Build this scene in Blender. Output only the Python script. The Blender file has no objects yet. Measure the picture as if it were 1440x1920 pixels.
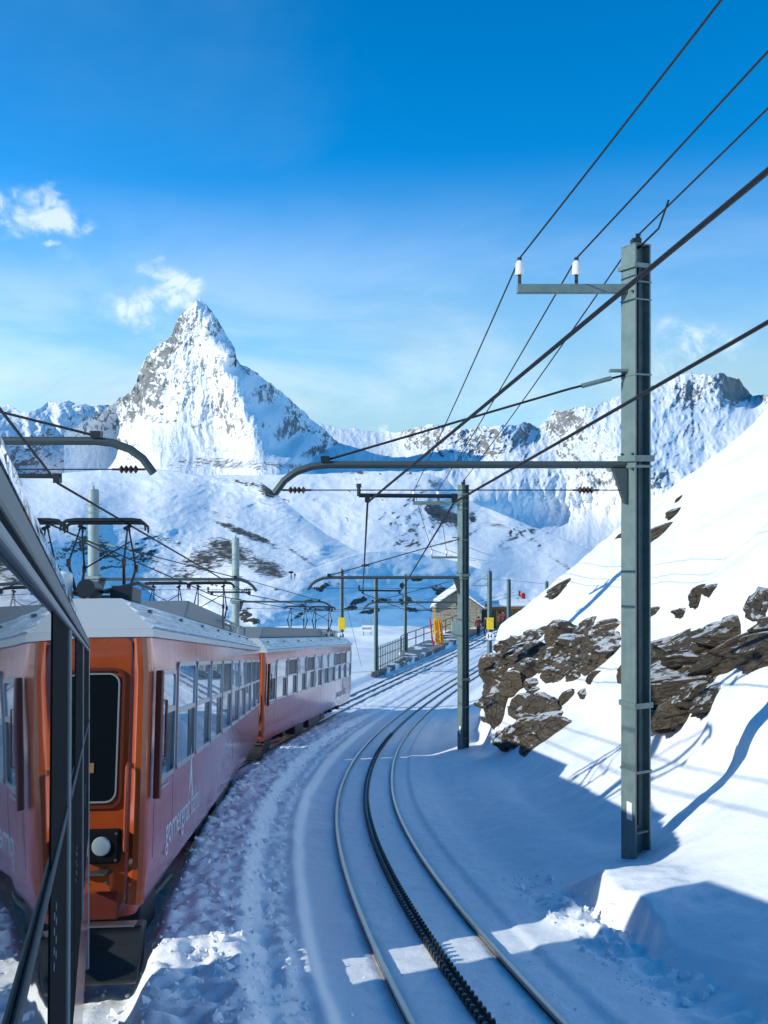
import bpy, math, random
import numpy as np
from mathutils import Matrix, Vector

random.seed(7)
R = math.radians
SC = bpy.context.scene
COL = SC.collection

# ------------------------------------------------------------------ camera, sky, sun, exposure
F, CU, CV = 1820.0, 720.0, 910.0          # focal length and horizon centre in photo pixels (1440 x 1920)
cam_d = bpy.data.cameras.new('camera')
cam = bpy.data.objects.new('camera', cam_d); COL.objects.link(cam)
cam_d.sensor_fit = 'HORIZONTAL'; cam_d.sensor_width = 36.0; cam_d.lens = 36.0 * F / 1440.0
cam_d.shift_y = -50.0 / 1440.0
cam_d.clip_start = 0.05; cam_d.clip_end = 90000.0
cam.location = (0, 0, 0); cam.rotation_euler = (R(90), 0, 0)
SC.camera = cam

SUN_EL = R(25.5)
sun_h = Vector((-0.93, -0.37, 0)).normalized()
SUN_DIR = Vector((sun_h.x * math.cos(SUN_EL), sun_h.y * math.cos(SUN_EL), math.sin(SUN_EL)))

world = bpy.data.worlds.new('World'); SC.world = world; world.use_nodes = True


def build_world():
    nt = world.node_tree; N = nt.nodes; L = nt.links; N.clear()
    out = N.new('ShaderNodeOutputWorld'); bg = N.new('ShaderNodeBackground')
    sky = N.new('ShaderNodeTexSky'); sky.sky_type = 'NISHITA'; sky.sun_disc = False
    sky.sun_elevation = SUN_EL; sky.sun_rotation = math.atan2(-sun_h.x, sun_h.y)
    sky.altitude = 2800; sky.air_density = 1.0; sky.dust_density = 1.2; sky.ozone_density = 2.0
    hs = N.new('ShaderNodeHueSaturation'); hs.inputs['Saturation'].default_value = 1.08; hs.inputs['Value'].default_value = 1.0
    tint = N.new('ShaderNodeMix'); tint.data_type = 'RGBA'; tint.blend_type = 'MULTIPLY'; tint.inputs['Factor'].default_value = 1.0
    tint.inputs[7].default_value = (0.27, 0.81, 1.10, 1)
    L.new(sky.outputs[0], tint.inputs[6]); L.new(tint.outputs[2], hs.inputs['Color'])
    tc = N.new('ShaderNodeTexCoord')

    def math_n(op, a, b=None, c=None, clamp=False):
        m = N.new('ShaderNodeMath'); m.operation = op; m.use_clamp = clamp
        for i, v in enumerate((a, b, c)):
            if v is None: continue
            if isinstance(v, (int, float)): m.inputs[i].default_value = v
            else: L.new(v, m.inputs[i])
        return m.outputs[0]

    def noise(scale, detail, rough, dist=0.0, vec=None, off=(0, 0, 0), sc=(1, 1, 1)):
        mp = N.new('ShaderNodeMapping'); mp.inputs['Location'].default_value = off; mp.inputs['Scale'].default_value = sc
        L.new(vec or tc.outputs['Generated'], mp.inputs['Vector'])
        n = N.new('ShaderNodeTexNoise'); n.inputs['Scale'].default_value = scale; n.inputs['Detail'].default_value = detail
        n.inputs['Roughness'].default_value = rough; n.inputs['Distortion'].default_value = dist
        L.new(mp.outputs[0], n.inputs['Vector']); return n.outputs['Fac']

    def sstep(v, lo, hi):
        m = N.new('ShaderNodeMapRange'); m.interpolation_type = 'SMOOTHSTEP'
        L.new(v, m.inputs['Value']); m.inputs['From Min'].default_value = lo; m.inputs['From Max'].default_value = hi
        return m.outputs['Result']
    sep = N.new('ShaderNodeSeparateXYZ'); L.new(tc.outputs['Generated'], sep.inputs[0])
    z = sep.outputs['Z']
    # thin high veil: thicker low in the sky, broken by long soft streaks
    n1 = noise(2.2, 6, 0.55, 0.4, sc=(1.0, 1.0, 2.6), off=(0.3, 1.1, 0.2))
    low = sstep(z, 0.33, 0.06)
    veil = math_n('MULTIPLY', math_n('ADD', math_n('MULTIPLY', n1, 1.5), 0.08, clamp=True), low, clamp=True)
    veil = math_n('MULTIPLY', veil, 0.97)
    n2 = noise(1.3, 5, 0.6, 0.6, sc=(1, 1, 2.0), off=(3.1, 0.4, 1.7))
    veil = math_n('MAXIMUM', veil, math_n('MULTIPLY', sstep(n2, 0.52, 0.80), 0.07))
    # small torn clouds drifting off the summit
    tot = None
    wn = N.new('ShaderNodeTexNoise'); wn.inputs['Scale'].default_value = 16; wn.inputs['Detail'].default_value = 6
    L.new(tc.outputs['Generated'], wn.inputs['Vector'])
    wsub = N.new('ShaderNodeVectorMath'); wsub.operation = 'SUBTRACT'; wsub.inputs[1].default_value = (0.5, 0.5, 0.5)
    L.new(wn.outputs['Color'], wsub.inputs[0])
    wsc = N.new('ShaderNodeVectorMath'); wsc.operation = 'SCALE'; wsc.inputs['Scale'].default_value = 0.10
    L.new(wsub.outputs[0], wsc.inputs[0])
    wadd = N.new('ShaderNodeVectorMath'); wadd.operation = 'ADD'
    L.new(tc.outputs['Generated'], wadd.inputs[0]); L.new(wsc.outputs[0], wadd.inputs[1])
    n3 = noise(22, 9, 0.60, 0.9, sc=(1, 1, 1.2)); n4 = noise(36, 6, 0.58, 1.0, sc=(1, 1, 1.3), off=(2, 3, 1))
    for (u, v, ru, rv, rot, st) in ((270, 572, 120, 55, 8, 1.05), (340, 560, 62, 50, 0, 1.05), (310, 510, 62, 36, -35, 0.7), (210, 562, 62, 40, 20, 0.7), (362, 580, 40, 30, 0, 0.9),
                                    (110, 392, 100, 42, -24, 0.92), (20, 374, 60, 26, -30, 0.8), (165, 420, 44, 22, -35, 0.8), (105, 456, 26, 12, -15, 0.9),
                                    (140, 480, 30, 18, -50, 0.25), (720, 800, 18, 9, 0, 0.7), (1320, 655, 120, 75, 10, 0.62), (1290, 695, 90, 40, 0, 0.8), (1240, 640, 60, 40, 0, 0.4),
                                    (766, 722, 18, 6, 0, 0.25)):
        d = Vector(((u - CU) / F, 1.0, -(v - CV) / F)).normalized()
        sub = N.new('ShaderNodeVectorMath'); sub.operation = 'SUBTRACT'; L.new(wadd.outputs[0], sub.inputs[0]); sub.inputs[1].default_value = d
        mp = N.new('ShaderNodeMapping'); mp.vector_type = 'POINT'
        az = math.atan2(d.x, d.y)
        rr = N.new('ShaderNodeVectorRotate'); rr.rotation_type = 'Z_AXIS'; rr.inputs['Angle'].default_value = az
        L.new(sub.outputs[0], rr.inputs['Vector'])
        r2 = N.new('ShaderNodeVectorRotate'); r2.rotation_type = 'Y_AXIS'; r2.inputs['Angle'].default_value = R(rot)
        L.new(rr.outputs[0], r2.inputs['Vector'])
        mul = N.new('ShaderNodeVectorMath'); mul.operation = 'MULTIPLY'; mul.inputs[1].default_value = (F / ru, 6.0, F / rv)
        L.new(r2.outputs[0], mul.inputs[0])
        ln = N.new('ShaderNodeVectorMath'); ln.operation = 'LENGTH'; L.new(mul.outputs[0], ln.inputs[0])
        m = math_n('MULTIPLY', sstep(ln.outputs['Value'], 1.25, 0.1), st)
        tot = m if tot is None else math_n('MAXIMUM', tot, m)
    dens = math_n('MULTIPLY', tot, math_n('MULTIPLY', sstep(n3, 0.26, 0.72), sstep(n4, 0.20, 0.66)))
    dens = math_n('MULTIPLY', sstep(dens, 0.0, 0.60), sstep(tot, 0.0, 0.45))
    mixv = N.new('ShaderNodeMix'); mixv.data_type = 'RGBA'
    L.new(veil, mixv.inputs['Factor']); L.new(hs.outputs[0], mixv.inputs[6]); 
    vm = N.new('ShaderNodeMix'); vm.data_type = 'RGBA'; L.new(sstep(noise(3.4, 7, 0.6, 0.5, sc=(1, 1, 3.0), off=(1.3, 0.2, 0.9)), 0.36, 0.66), vm.inputs['Factor'])
    vm.inputs[6].default_value = (2.2, 3.4, 4.0, 1); vm.inputs[7].default_value = (3.8, 4.55, 4.85, 1); L.new(vm.outputs[2], mixv.inputs[7])
    mixc = N.new('ShaderNodeMix'); mixc.data_type = 'RGBA'
    L.new(math_n('MULTIPLY', dens, 0.72), mixc.inputs['Factor']); L.new(mixv.outputs[2], mixc.inputs[6]); mixc.inputs[7].default_value = (4.7, 5.3, 5.6, 1)
    L.new(mixc.outputs[2], bg.inputs['Color']); bg.inputs['Strength'].default_value = 0.15
    L.new(bg.outputs[0], out.inputs['Surface'])


build_world()
sun_d = bpy.data.lights.new('sun', 'SUN'); sun_d.energy = 3.05; sun_d.angle = R(0.55); sun_d.color = (0.985, 1.0, 0.91)
sun_o = bpy.data.objects.new('sun', sun_d); COL.objects.link(sun_o)
sun_o.rotation_euler = SUN_DIR.to_track_quat('Z', 'Y').to_euler(); sun_o.location = (-40, -20, 40)
SC.view_settings.view_transform = 'Standard'; SC.view_settings.look = 'None'
SC.view_settings.exposure = 0.46; SC.view_settings.gamma = 1.0; SC.view_settings.use_curve_mapping = False
SC.cycles.max_bounces = 8; SC.cycles.glossy_bounces = 5; SC.cycles.diffuse_bounces = 4
SC.cycles.transparent_max_bounces = 8; SC.cycles.caustics_reflective = False; SC.cycles.caustics_refractive = False
SC.cycles.use_denoising = True

# ------------------------------------------------------------------ noise (numpy)
_rng = np.random.RandomState(11)
_perm = _rng.permutation(512).astype(np.int64); _perm = np.concatenate([_perm, _perm, _perm])
_g2 = np.stack([np.cos(np.arange(512) * 2.399963), np.sin(np.arange(512) * 2.399963)], 1)


def perlin(x, y):
    xi = np.floor(x).astype(np.int64); yi = np.floor(y).astype(np.int64)
    xf = x - xi; yf = y - yi; xi &= 511; yi &= 511
    u = xf * xf * xf * (xf * (xf * 6 - 15) + 10); v = yf * yf * yf * (yf * (yf * 6 - 15) + 10)

    def g(ix, iy, dx, dy):
        h = _perm[_perm[ix & 511] + (iy & 511)] & 511
        return _g2[h, 0] * dx + _g2[h, 1] * dy
    a = g(xi, yi, xf, yf); b = g(xi + 1, yi, xf - 1, yf); c = g(xi, yi + 1, xf, yf - 1); d = g(xi + 1, yi + 1, xf - 1, yf - 1)
    return (a + u * (b - a) + v * ((c + u * (d - c)) - (a + u * (b - a)))) * 1.5


def fbm(x, y, oct=5, gain=0.5, lac=2.03):
    a, s, t = 1.0, 0.0, 0.0
    for i in range(oct):
        s = s + a * perlin(x + 17.3 * i, y + 9.1 * i); t += a; a *= gain; x = x * lac; y = y * lac
    return s / t


def ridged(x, y, oct=5, gain=0.5, lac=2.07):
    a, s, t = 1.0, 0.0, 0.0
    for i in range(oct):
        s = s + a * (1 - 2 * np.abs(perlin(x + 31.7 * i, y + 5.3 * i))); t += a; a *= gain; x = x * lac; y = y * lac
    return s / t


def sstep(x, a, b):
    t = np.clip((x - a) / (b - a), 0, 1); return t * t * (3 - 2 * t)


# ------------------------------------------------------------------ materials
MAT = {}


class NT:
    def __init__(self, name):
        self.m = bpy.data.materials.new(name); self.m.use_nodes = True
        self.nt = self.m.node_tree; self.N = self.nt.nodes; self.L = self.nt.links
        self.b = self.N['Principled BSDF']; MAT[name] = self.m

    def set(self, **k):
        for kk, v in k.items():
            self.b.inputs[kk.replace('_', ' ')].default_value = v
        return self

    def co(self, kind='Object', scale=(1, 1, 1)):
        t = self.N.new('ShaderNodeTexCoord'); mp = self.N.new('ShaderNodeMapping'); mp.inputs['Scale'].default_value = scale
        self.L.new(t.outputs[kind], mp.inputs['Vector']); return mp.outputs[0]

    def noise(self, vec, scale, detail=4, rough=0.55, dist=0.0):
        n = self.N.new('ShaderNodeTexNoise'); n.inputs['Scale'].default_value = scale; n.inputs['Detail'].default_value = detail
        n.inputs['Roughness'].default_value = rough; n.inputs['Distortion'].default_value = dist
        self.L.new(vec, n.inputs['Vector']); return n.outputs['Fac']

    def math(self, op, a, b=None, clamp=False):
        m = self.N.new('ShaderNodeMath'); m.operation = op; m.use_clamp = clamp
        for i, v in enumerate((a, b)):
            if v is None: continue
            if isinstance(v, (int, float)): m.inputs[i].default_value = v
            else: self.L.new(v, m.inputs[i])
        return m.outputs[0]

    def rng(self, v, a, b, c=0.0, d=1.0, smooth=True):
        m = self.N.new('ShaderNodeMapRange'); m.interpolation_type = 'SMOOTHSTEP' if smooth else 'LINEAR'
        self.L.new(v, m.inputs['Value'])
        for k, x in zip(('From Min', 'From Max', 'To Min', 'To Max'), (a, b, c, d)): m.inputs[k].default_value = x
        return m.outputs['Result']

    def mix(self, f, a, b):
        m = self.N.new('ShaderNodeMix'); m.data_type = 'RGBA'
        if isinstance(f, (int, float)): m.inputs['Factor'].default_value = f
        else: self.L.new(f, m.inputs['Factor'])
        for i, c in ((6, a), (7, b)):
            if isinstance(c, tuple): m.inputs[i].default_value = (*c, 1)
            else: self.L.new(c, m.inputs[i])
        return m.outputs[2]

    def bump(self, h, strength=0.3, dist=0.02):
        b = self.N.new('ShaderNodeBump'); b.inputs['Strength'].default_value = strength; b.inputs['Distance'].default_value = dist
        self.L.new(h, b.inputs['Height']); self.L.new(b.outputs[0], self.b.inputs['Normal'])

    def to(self, sock, out):
        self.L.new(out, self.b.inputs[sock])


SNOW = (0.90, 0.905, 0.915)


def make_materials():
    # near snow with a rock mask attribute
    m = NT('snow'); m.set(Roughness=0.55)
    m.b.inputs['Specular IOR Level'].default_value = 0.25
    c = m.co()
    n1 = m.noise(c, 18, 6, 0.62); n2 = m.noise(c, 1.3, 5, 0.55)
    m.to('Base Color', m.mix(m.rng(n2, 0.3, 0.7), (0.885, 0.892, 0.905), (0.92, 0.922, 0.925)))
    m.bump(m.math('ADD', m.math('MULTIPLY', n1, 0.6), m.math('MULTIPLY', m.noise(c, 70, 3, 0.6), 0.25)), 0.35, 0.05)
    k = NT('snow_clod'); k.set(Base_Color=(0.90, 0.905, 0.915, 1), Roughness=0.6); k.b.inputs['Specular IOR Level'].default_value = 0.2
    # platform: wet dark paving showing through thin snow
    m = NT('platform_surface'); c = m.co()
    n = m.noise(c, 0.55, 6, 0.62, 0.6)
    f = m.rng(n, 0.5, 0.58)
    m.to('Base Color', m.mix(f, (0.055, 0.06, 0.06), SNOW)); m.to('Roughness', m.rng(n, 0.45, 0.6, 0.35, 0.7))
    m.bump(m.noise(c, 12, 5, 0.6), 0.4, 0.03)
    # far terrain: rock shows where the mesh is steep ("rock" attribute)
    for name, rockc, rockc2, sc in (('peak_snow_rock', (0.27, 0.265, 0.26), (0.16, 0.16, 0.16), 0.010), ('range_snow_rock', (0.27, 0.26, 0.25), (0.17, 0.165, 0.16), 0.007),
                                    ('slope_snow_rock', (0.15, 0.13, 0.11), (0.07, 0.065, 0.06), 0.03), ('ski_snow_rock', (0.11, 0.10, 0.085), (0.05, 0.048, 0.045), 0.08), ('knoll_snow_rock', (0.10, 0.075, 0.055), (0.045, 0.038, 0.032), 0.25)):
        m = NT(name); m.set(Roughness=0.75); m.b.inputs['Specular IOR Level'].default_value = 0.15
        at = m.N.new('ShaderNodeAttribute'); at.attribute_name = 'rock'
        c = m.co()
        n = m.noise(c, sc * 1.6, 8, 0.66, 0.3); n2 = m.noise(c, sc * 0.7, 6, 0.6)
        f = m.rng(m.math('ADD', at.outputs['Fac'], m.math('MULTIPLY', m.math('SUBTRACT', n, 0.5), 1.1)), 0.40, 0.58)
        rc = m.mix(m.rng(n2, 0.35, 0.65), rockc, rockc2)
        m.to('Base Color', m.mix(f, SNOW, rc))
        m.bump(m.noise(c, sc * 4.5, 6, 0.62), 0.45, 0.3 / sc)
    # rocks of the outcrop
    m = NT('outcrop_rock'); m.set(Roughness=0.85); m.b.inputs['Specular IOR Level'].default_value = 0.2
    c = m.co('Object', (1, 1, 5)); c1 = m.co('Object')
    n = m.noise(c, 4.0, 8, 0.66, 0.6); n2 = m.noise(c1, 1.1, 5, 0.6)
    vo = m.N.new('ShaderNodeTexVoronoi'); vo.feature = 'DISTANCE_TO_EDGE'; vo.inputs['Scale'].default_value = 2.0
    wa = m.N.new('ShaderNodeTexNoise'); wa.inputs['Scale'].default_value = 3.0; wa.inputs['Detail'].default_value = 5; m.L.new(c1, wa.inputs['Vector'])
    wm = m.N.new('ShaderNodeMix'); wm.data_type = 'VECTOR'; wm.inputs['Factor'].default_value = 0.35; m.L.new(m.co('Object', (1, 1, 2.6)), wm.inputs[4]); m.L.new(wa.outputs['Color'], wm.inputs[5]); m.L.new(wm.outputs[1], vo.inputs['Vector'])
    crack = m.rng(vo.outputs['Distance'], 0.0, 0.022)
    oi = m.N.new('ShaderNodeObjectInfo')
    col = m.mix(m.rng(n, 0.3, 0.7), (0.075, 0.055, 0.037), (0.25, 0.195, 0.135))
    col = m.mix(m.rng(n2, 0.5, 0.72, 0, 0.75), col, (0.16, 0.155, 0.145))
    col = m.mix(m.math('MULTIPLY', oi.outputs['Random'], 0.45), col, (0.12, 0.11, 0.10))
    col = m.mix(crack, (0.035, 0.03, 0.026), col)
    geo = m.N.new('ShaderNodeNewGeometry'); sp = m.N.new('ShaderNodeSeparateXYZ'); m.L.new(geo.outputs['Normal'], sp.inputs[0])
    sn = m.noise(c1, 3.0, 6, 0.65)
    up = m.rng(m.math('ADD', sp.outputs['Z'], m.math('MULTIPLY', m.math('SUBTRACT', sn, 0.5), 1.1)), 0.86, 0.95)
    m.to('Base Color', m.mix(up, col, SNOW))
    m.bump(m.math('ADD', m.math('ADD', n, m.math('MULTIPLY', crack, 0.6)), m.math('MULTIPLY', m.noise(c1, 16, 5, 0.65), 0.5)), 1.0, 0.15)
    # carriage paint
    m = NT('orange_paint'); m.set(Roughness=0.32, Coat_Weight=0.8, Coat_Roughness=0.06)
    c = m.co(); n = m.noise(c, 3, 5, 0.6)
    m.to('Base Color', m.mix(m.rng(n, 0.3, 0.75), (0.41, 0.068, 0.010), (0.34, 0.056, 0.010)))
    m.bump(m.noise(c, 0.9, 2, 0.4), 0.05, 0.05)
    m = NT('side_paint'); m.set(Roughness=0.34, Coat_Weight=1.0, Coat_Roughness=0.13, Coat_IOR=1.7)
    c = m.co(); n = m.noise(c, 2.2, 5, 0.6)
    d = m.noise(m.co('Object', (1, 1, 0.25)), 5, 5, 0.65)
    base = m.mix(m.rng(n, 0.3, 0.75), (0.58, 0.10, 0.07), (0.50, 0.09, 0.065))
    sp = m.N.new('ShaderNodeSeparateXYZ'); m.L.new(c, sp.inputs[0])
    spray = m.math('MULTIPLY', m.rng(sp.outputs['Z'], 1.05, 0.45), m.rng(m.noise(c, 9, 6, 0.7), 0.45, 0.75), True)
    base = m.mix(m.math('MULTIPLY', spray, 0.6), base, (0.55, 0.52, 0.52))
    m.to('Base Color', m.mix(m.rng(d, 0.5, 0.8, 0, 0.35), base, (0.45, 0.33, 0.32)))
    m.to('Roughness', m.rng(d, 0.4, 0.7, 0.28, 0.5))
    m.bump(m.noise(m.co('Object', (1, 0.6, 1)), 1.1, 2, 0.4), 0.10, 0.05)
    for nm, col, met, ro in (('dark_red_paint', (0.13, 0.022, 0.012), 0, 0.4), ('white_letter', (0.62, 0.68, 0.74), 0, 0.5),
                             ('aluminium', (0.55, 0.56, 0.57), 1, 0.35), ('roof_grey', (0.50, 0.53, 0.53), 0.1, 0.5), ('black_iron', (0.012, 0.015, 0.018), 0, 0.45),
                             ('matte_black', (0.008, 0.009, 0.010), 0, 0.9), ('grey_trim', (0.24, 0.27, 0.28), 0.0, 0.5), ('fairing_grey', (0.17, 0.20, 0.215), 0, 0.5),
                             ('porcelain', (0.78, 0.77, 0.72), 0, 0.25), ('brown_insulator', (0.055, 0.022, 0.016), 0, 0.3), ('wire', (0.018, 0.020, 0.022), 0.3, 0.6),
                             ('yellow_box', (0.80, 0.55, 0.01), 0, 0.45), ('sign_white', (0.82, 0.82, 0.80), 0, 0.5), ('red_cloth', (0.55, 0.02, 0.02), 0, 0.7),
                             ('orange_plastic', (0.75, 0.17, 0.02), 0, 0.5), ('wood', (0.30, 0.15, 0.05), 0, 0.7), ('yellow_wood', (0.62, 0.36, 0.09), 0, 0.7),
                             ('blue_pane', (0.03, 0.16, 0.36), 0, 0.15), ('lamp_glass', (0.42, 0.50, 0.53), 0.3, 0.18), ('slate', (0.09, 0.09, 0.09), 0, 0.8),
                             ('arm_steel', (0.055, 0.075, 0.075), 0.1, 0.55), ('dark_trim', (0.07, 0.085, 0.09), 0, 0.5), ('own_trim', (0.12, 0.14, 0.145), 0, 0.5), ('conduit', (0.04, 0.045, 0.05), 0, 0.6), ('cream', (0.66, 0.60, 0.42), 0, 0.3)):
        k = NT(nm); k.set(Base_Color=(*col, 1), Metallic=met, Roughness=ro)
    for nm in ('matte_black', 'dark_trim'): MAT[nm].node_tree.nodes['Principled BSDF'].inputs['Specular IOR Level'].default_value = 0.08
    # silvery roof flank with faint dirt
    m = NT('roof_silver'); m.set(Metallic=0.8, Roughness=0.3)
    c = m.co('Object', (1, 0.5, 1)); n = m.noise(c, 4, 6, 0.65)
    m.to('Base Color', m.mix(m.rng(n, 0.35, 0.7), (0.90, 0.91, 0.91), (0.68, 0.70, 0.71))); m.to('Roughness', m.rng(n, 0.3, 0.7, 0.22, 0.45))
    m.bump(m.noise(c, 2.5, 3, 0.5), 0.12, 0.03)
    # glossy rippled roof flank of the near carriage
    m = NT('roof_gloss'); m.set(Metallic=0.9, Roughness=0.05, Base_Color=(0.82, 0.86, 0.88, 1))
    c = m.co('Object', (1, 0.8, 2.2)); m.bump(m.noise(c, 2.6, 4, 0.5, 0.8), 0.5, 0.06)
    # window glass
    m = NT('glass'); m.set(Base_Color=(0.018, 0.03, 0.036, 1), Roughness=0.015, IOR=1.85)
    m.b.inputs['Specular IOR Level'].default_value = 0.8
    c = m.co('Object', (1, 1, 1)); m.bump(m.noise(c, 1.6, 2, 0.5), 0.06, 0.02)
    m = NT('window_glass'); m.set(Base_Color=(0.018, 0.03, 0.036, 1), Roughness=0.02, IOR=2.1, Coat_Weight=1.0, Coat_Roughness=0.02, Coat_IOR=2.0)
    c = m.co('Object', (1, 1.4, 1)); m.bump(m.noise(c, 2.0, 2, 0.5, 0.4), 0.22, 0.02)
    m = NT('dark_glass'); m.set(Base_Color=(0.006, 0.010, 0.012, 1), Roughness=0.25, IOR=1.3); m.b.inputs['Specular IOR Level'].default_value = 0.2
    # galvanised mast steel
    m = NT('mast_steel'); m.set(Metallic=0.15, Roughness=0.6)
    c = m.co(); n = m.noise(c, 6, 6, 0.65); n2 = m.noise(m.co('Object', (1, 1, 0.12)), 9, 4, 0.6)
    col = m.mix(m.rng(n, 0.3, 0.7), (0.125, 0.185, 0.18), (0.17, 0.235, 0.225))
    m.to('Base Color', m.mix(m.rng(n2, 0.55, 0.8, 0, 0.5), col, (0.09, 0.13, 0.125)))
    m = NT('mast_light'); m.set(Metallic=0.1, Roughness=0.6)
    c = m.co(); n = m.noise(c, 5, 6, 0.65); m.to('Base Color', m.mix(m.rng(n, 0.3, 0.7), (0.24, 0.31, 0.30), (0.31, 0.38, 0.365)))
    m = NT('rail_steel'); m.set(Metallic=0.9, Roughness=0.28, Base_Color=(0.42, 0.41, 0.39, 1))
    m = NT('rail_side'); m.set(Roughness=0.8); c = m.co(); n = m.noise(c, 20, 5, 0.65)
    m.to('Base Color', m.mix(m.rng(n, 0.35, 0.7), (0.06, 0.045, 0.035), (0.12, 0.09, 0.065)))
    m = NT('stone_wall'); m.set(Roughness=0.9); c = m.co('Object', (1, 1, 1))
    n = m.noise(c, 3, 6, 0.65); m.to('Base Color', m.mix(m.rng(n, 0.3, 0.7), (0.24, 0.21, 0.15), (0.40, 0.36, 0.27)))
    m.bump(n, 0.5, 0.05)
    # summit cloud
    m = NT('cloth'); m.set(Roughness=0.85); c = m.co('Object')
    sp = m.N.new('ShaderNodeSeparateXYZ'); m.L.new(c, sp.inputs[0])
    oi = m.N.new('ShaderNodeObjectInfo')
    jk = m.mix(m.rng(oi.outputs['Random'], 0.2, 0.8), (0.02, 0.025, 0.03), (0.16, 0.03, 0.035))
    col = m.mix(m.rng(sp.outputs['Z'], 0.88, 0.90), (0.015, 0.017, 0.022), jk)
    m.to('Base Color', m.mix(m.rng(sp.outputs['Z'], 1.50, 1.52), col, (0.40, 0.22, 0.15)))


make_materials()


# ------------------------------------------------------------------ mesh helpers
def link(o, parent=None):
    COL.objects.link(o)
    if parent is not None: o.parent = parent
    return o


def tag(o, label=None, cat=None, group=None, kind=None):
    if label: o['label'] = label
    if cat: o['category'] = cat
    if group: o['group'] = group
    if kind: o['kind'] = kind
    return o


def empty(name, loc=(0, 0, 0), rot=(0, 0, 0), parent=None):
    o = bpy.data.objects.new(name, None); o.location = loc; o.rotation_euler = rot; o.empty_display_size = 0.2
    return link(o, parent)


class MB:
    def __init__(self): self.v = []; self.f = []

    def add(self, vs, fs):
        k = len(self.v); self.v += [tuple(p) for p in vs]; self.f += [tuple(i + k for i in q) for q in fs]; return self

    def box(self, a, b, M=None):
        (x0, y0, z0), (x1, y1, z1) = a, b
        vs = [(x0, y0, z0), (x1, y0, z0), (x1, y1, z0), (x0, y1, z0), (x0, y0, z1), (x1, y0, z1), (x1, y1, z1), (x0, y1, z1)]
        if M is not None: vs = [tuple(M @ Vector(p)) for p in vs]
        return self.add(vs, [(0, 3, 2, 1), (4, 5, 6, 7), (0, 1, 5, 4), (1, 2, 6, 5), (2, 3, 7, 6), (3, 0, 4, 7)])

    def tube(self, pts, r, n=8, closed=False, caps=True):
        pts = [Vector(p) for p in pts]; m = len(pts); rings = []
        rr = r if isinstance(r, (list, tuple)) else [r] * m
        up = None
        for i, p in enumerate(pts):
            a = pts[i - 1] if i > 0 else (pts[-1] if closed else p); b = pts[i + 1] if i < m - 1 else (pts[0] if closed else p)
            t = (b - a).normalized() if (b - a).length > 1e-9 else Vector((0, 0, 1))
            if up is None:
                up = Vector((0, 0, 1)) if abs(t.z) < 0.9 else Vector((0, 1, 0))
            s = t.cross(up)
            if s.length < 1e-6: s = t.orthogonal()
            s.normalize(); w = s.cross(t).normalized(); up = w
            rings.append([p + (s * math.cos(2 * math.pi * k / n) + w * math.sin(2 * math.pi * k / n)) * rr[i] for k in range(n)])
        vs = [q for ring in rings for q in ring]; fs = []
        for i in range(m if closed else m - 1):
            j = (i + 1) % m
            for k in range(n):
                fs.append((i * n + k, i * n + (k + 1) % n, j * n + (k + 1) % n, j * n + k))
        if caps and not closed:
            fs.append(tuple(range(n))[::-1]); fs.append(tuple((m - 1) * n + k for k in range(n)))
        return self.add(vs, fs)

    def cyl(self, p, q, r, n=12): return self.tube([p, q], r, n)

    def prism(self, poly, axis, a, b):
        """polygon of 2D points extruded along axis ('x','y','z') from a to b"""
        def P(p, c):
            return {'x': (c, p[0], p[1]), 'y': (p[0], c, p[1]), 'z': (p[0], p[1], c)}[axis]
        n = len(poly); vs = [P(p, a) for p in poly] + [P(p, b) for p in poly]
        fs = [tuple(range(n))[::-1], tuple(range(n, 2 * n))] + [(i, (i + 1) % n, n + (i + 1) % n, n + i) for i in range(n)]
        return self.add(vs, fs)

    def ring(self, outer, inner, axis, a, b):
        """frame between two 2D loops of equal length, extruded"""
        def P(p, c):
            return {'x': (c, p[0], p[1]), 'y': (p[0], c, p[1]), 'z': (p[0], p[1], c)}[axis]
        n = len(outer); vs = [P(p, a) for p in outer] + [P(p, a) for p in inner] + [P(p, b) for p in outer] + [P(p, b) for p in inner]; fs = []
        for i in range(n):
            j = (i + 1) % n
            fs += [(i, j, n + j, n + i), (2 * n + i, 3 * n + i, 3 * n + j, 2 * n + j), (i, 2 * n + i, 2 * n + j, j), (n + i, n + j, 3 * n + j, 3 * n + i)]
        return self.add(vs, fs)

    def mesh(self, name):
        me = bpy.data.meshes.new(name); me.from_pydata(self.v, [], self.f); me.update()
        bm_fix(me); return me

    def build(self, name, mat, parent=None, smooth=False, bevel=0.0):
        me = self.mesh(name); o = bpy.data.objects.new(name, me); link(o, parent)
        me.materials.append(MAT[mat])
        if smooth: shade(me)
        if bevel:
            b = o.modifiers.new('b', 'BEVEL'); b.width = bevel; b.segments = 2; b.limit_method = 'ANGLE'; b.angle_limit = R(40)
        return o


import bmesh


def bm_fix(me):
    bm = bmesh.new(); bm.from_mesh(me); bmesh.ops.recalc_face_normals(bm, faces=bm.faces); bm.to_mesh(me); bm.free()


def shade(me, ang=35):
    for p in me.polygons: p.use_smooth = True
    try: me.set_sharp_from_angle(angle=R(ang))
    except Exception: pass


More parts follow.
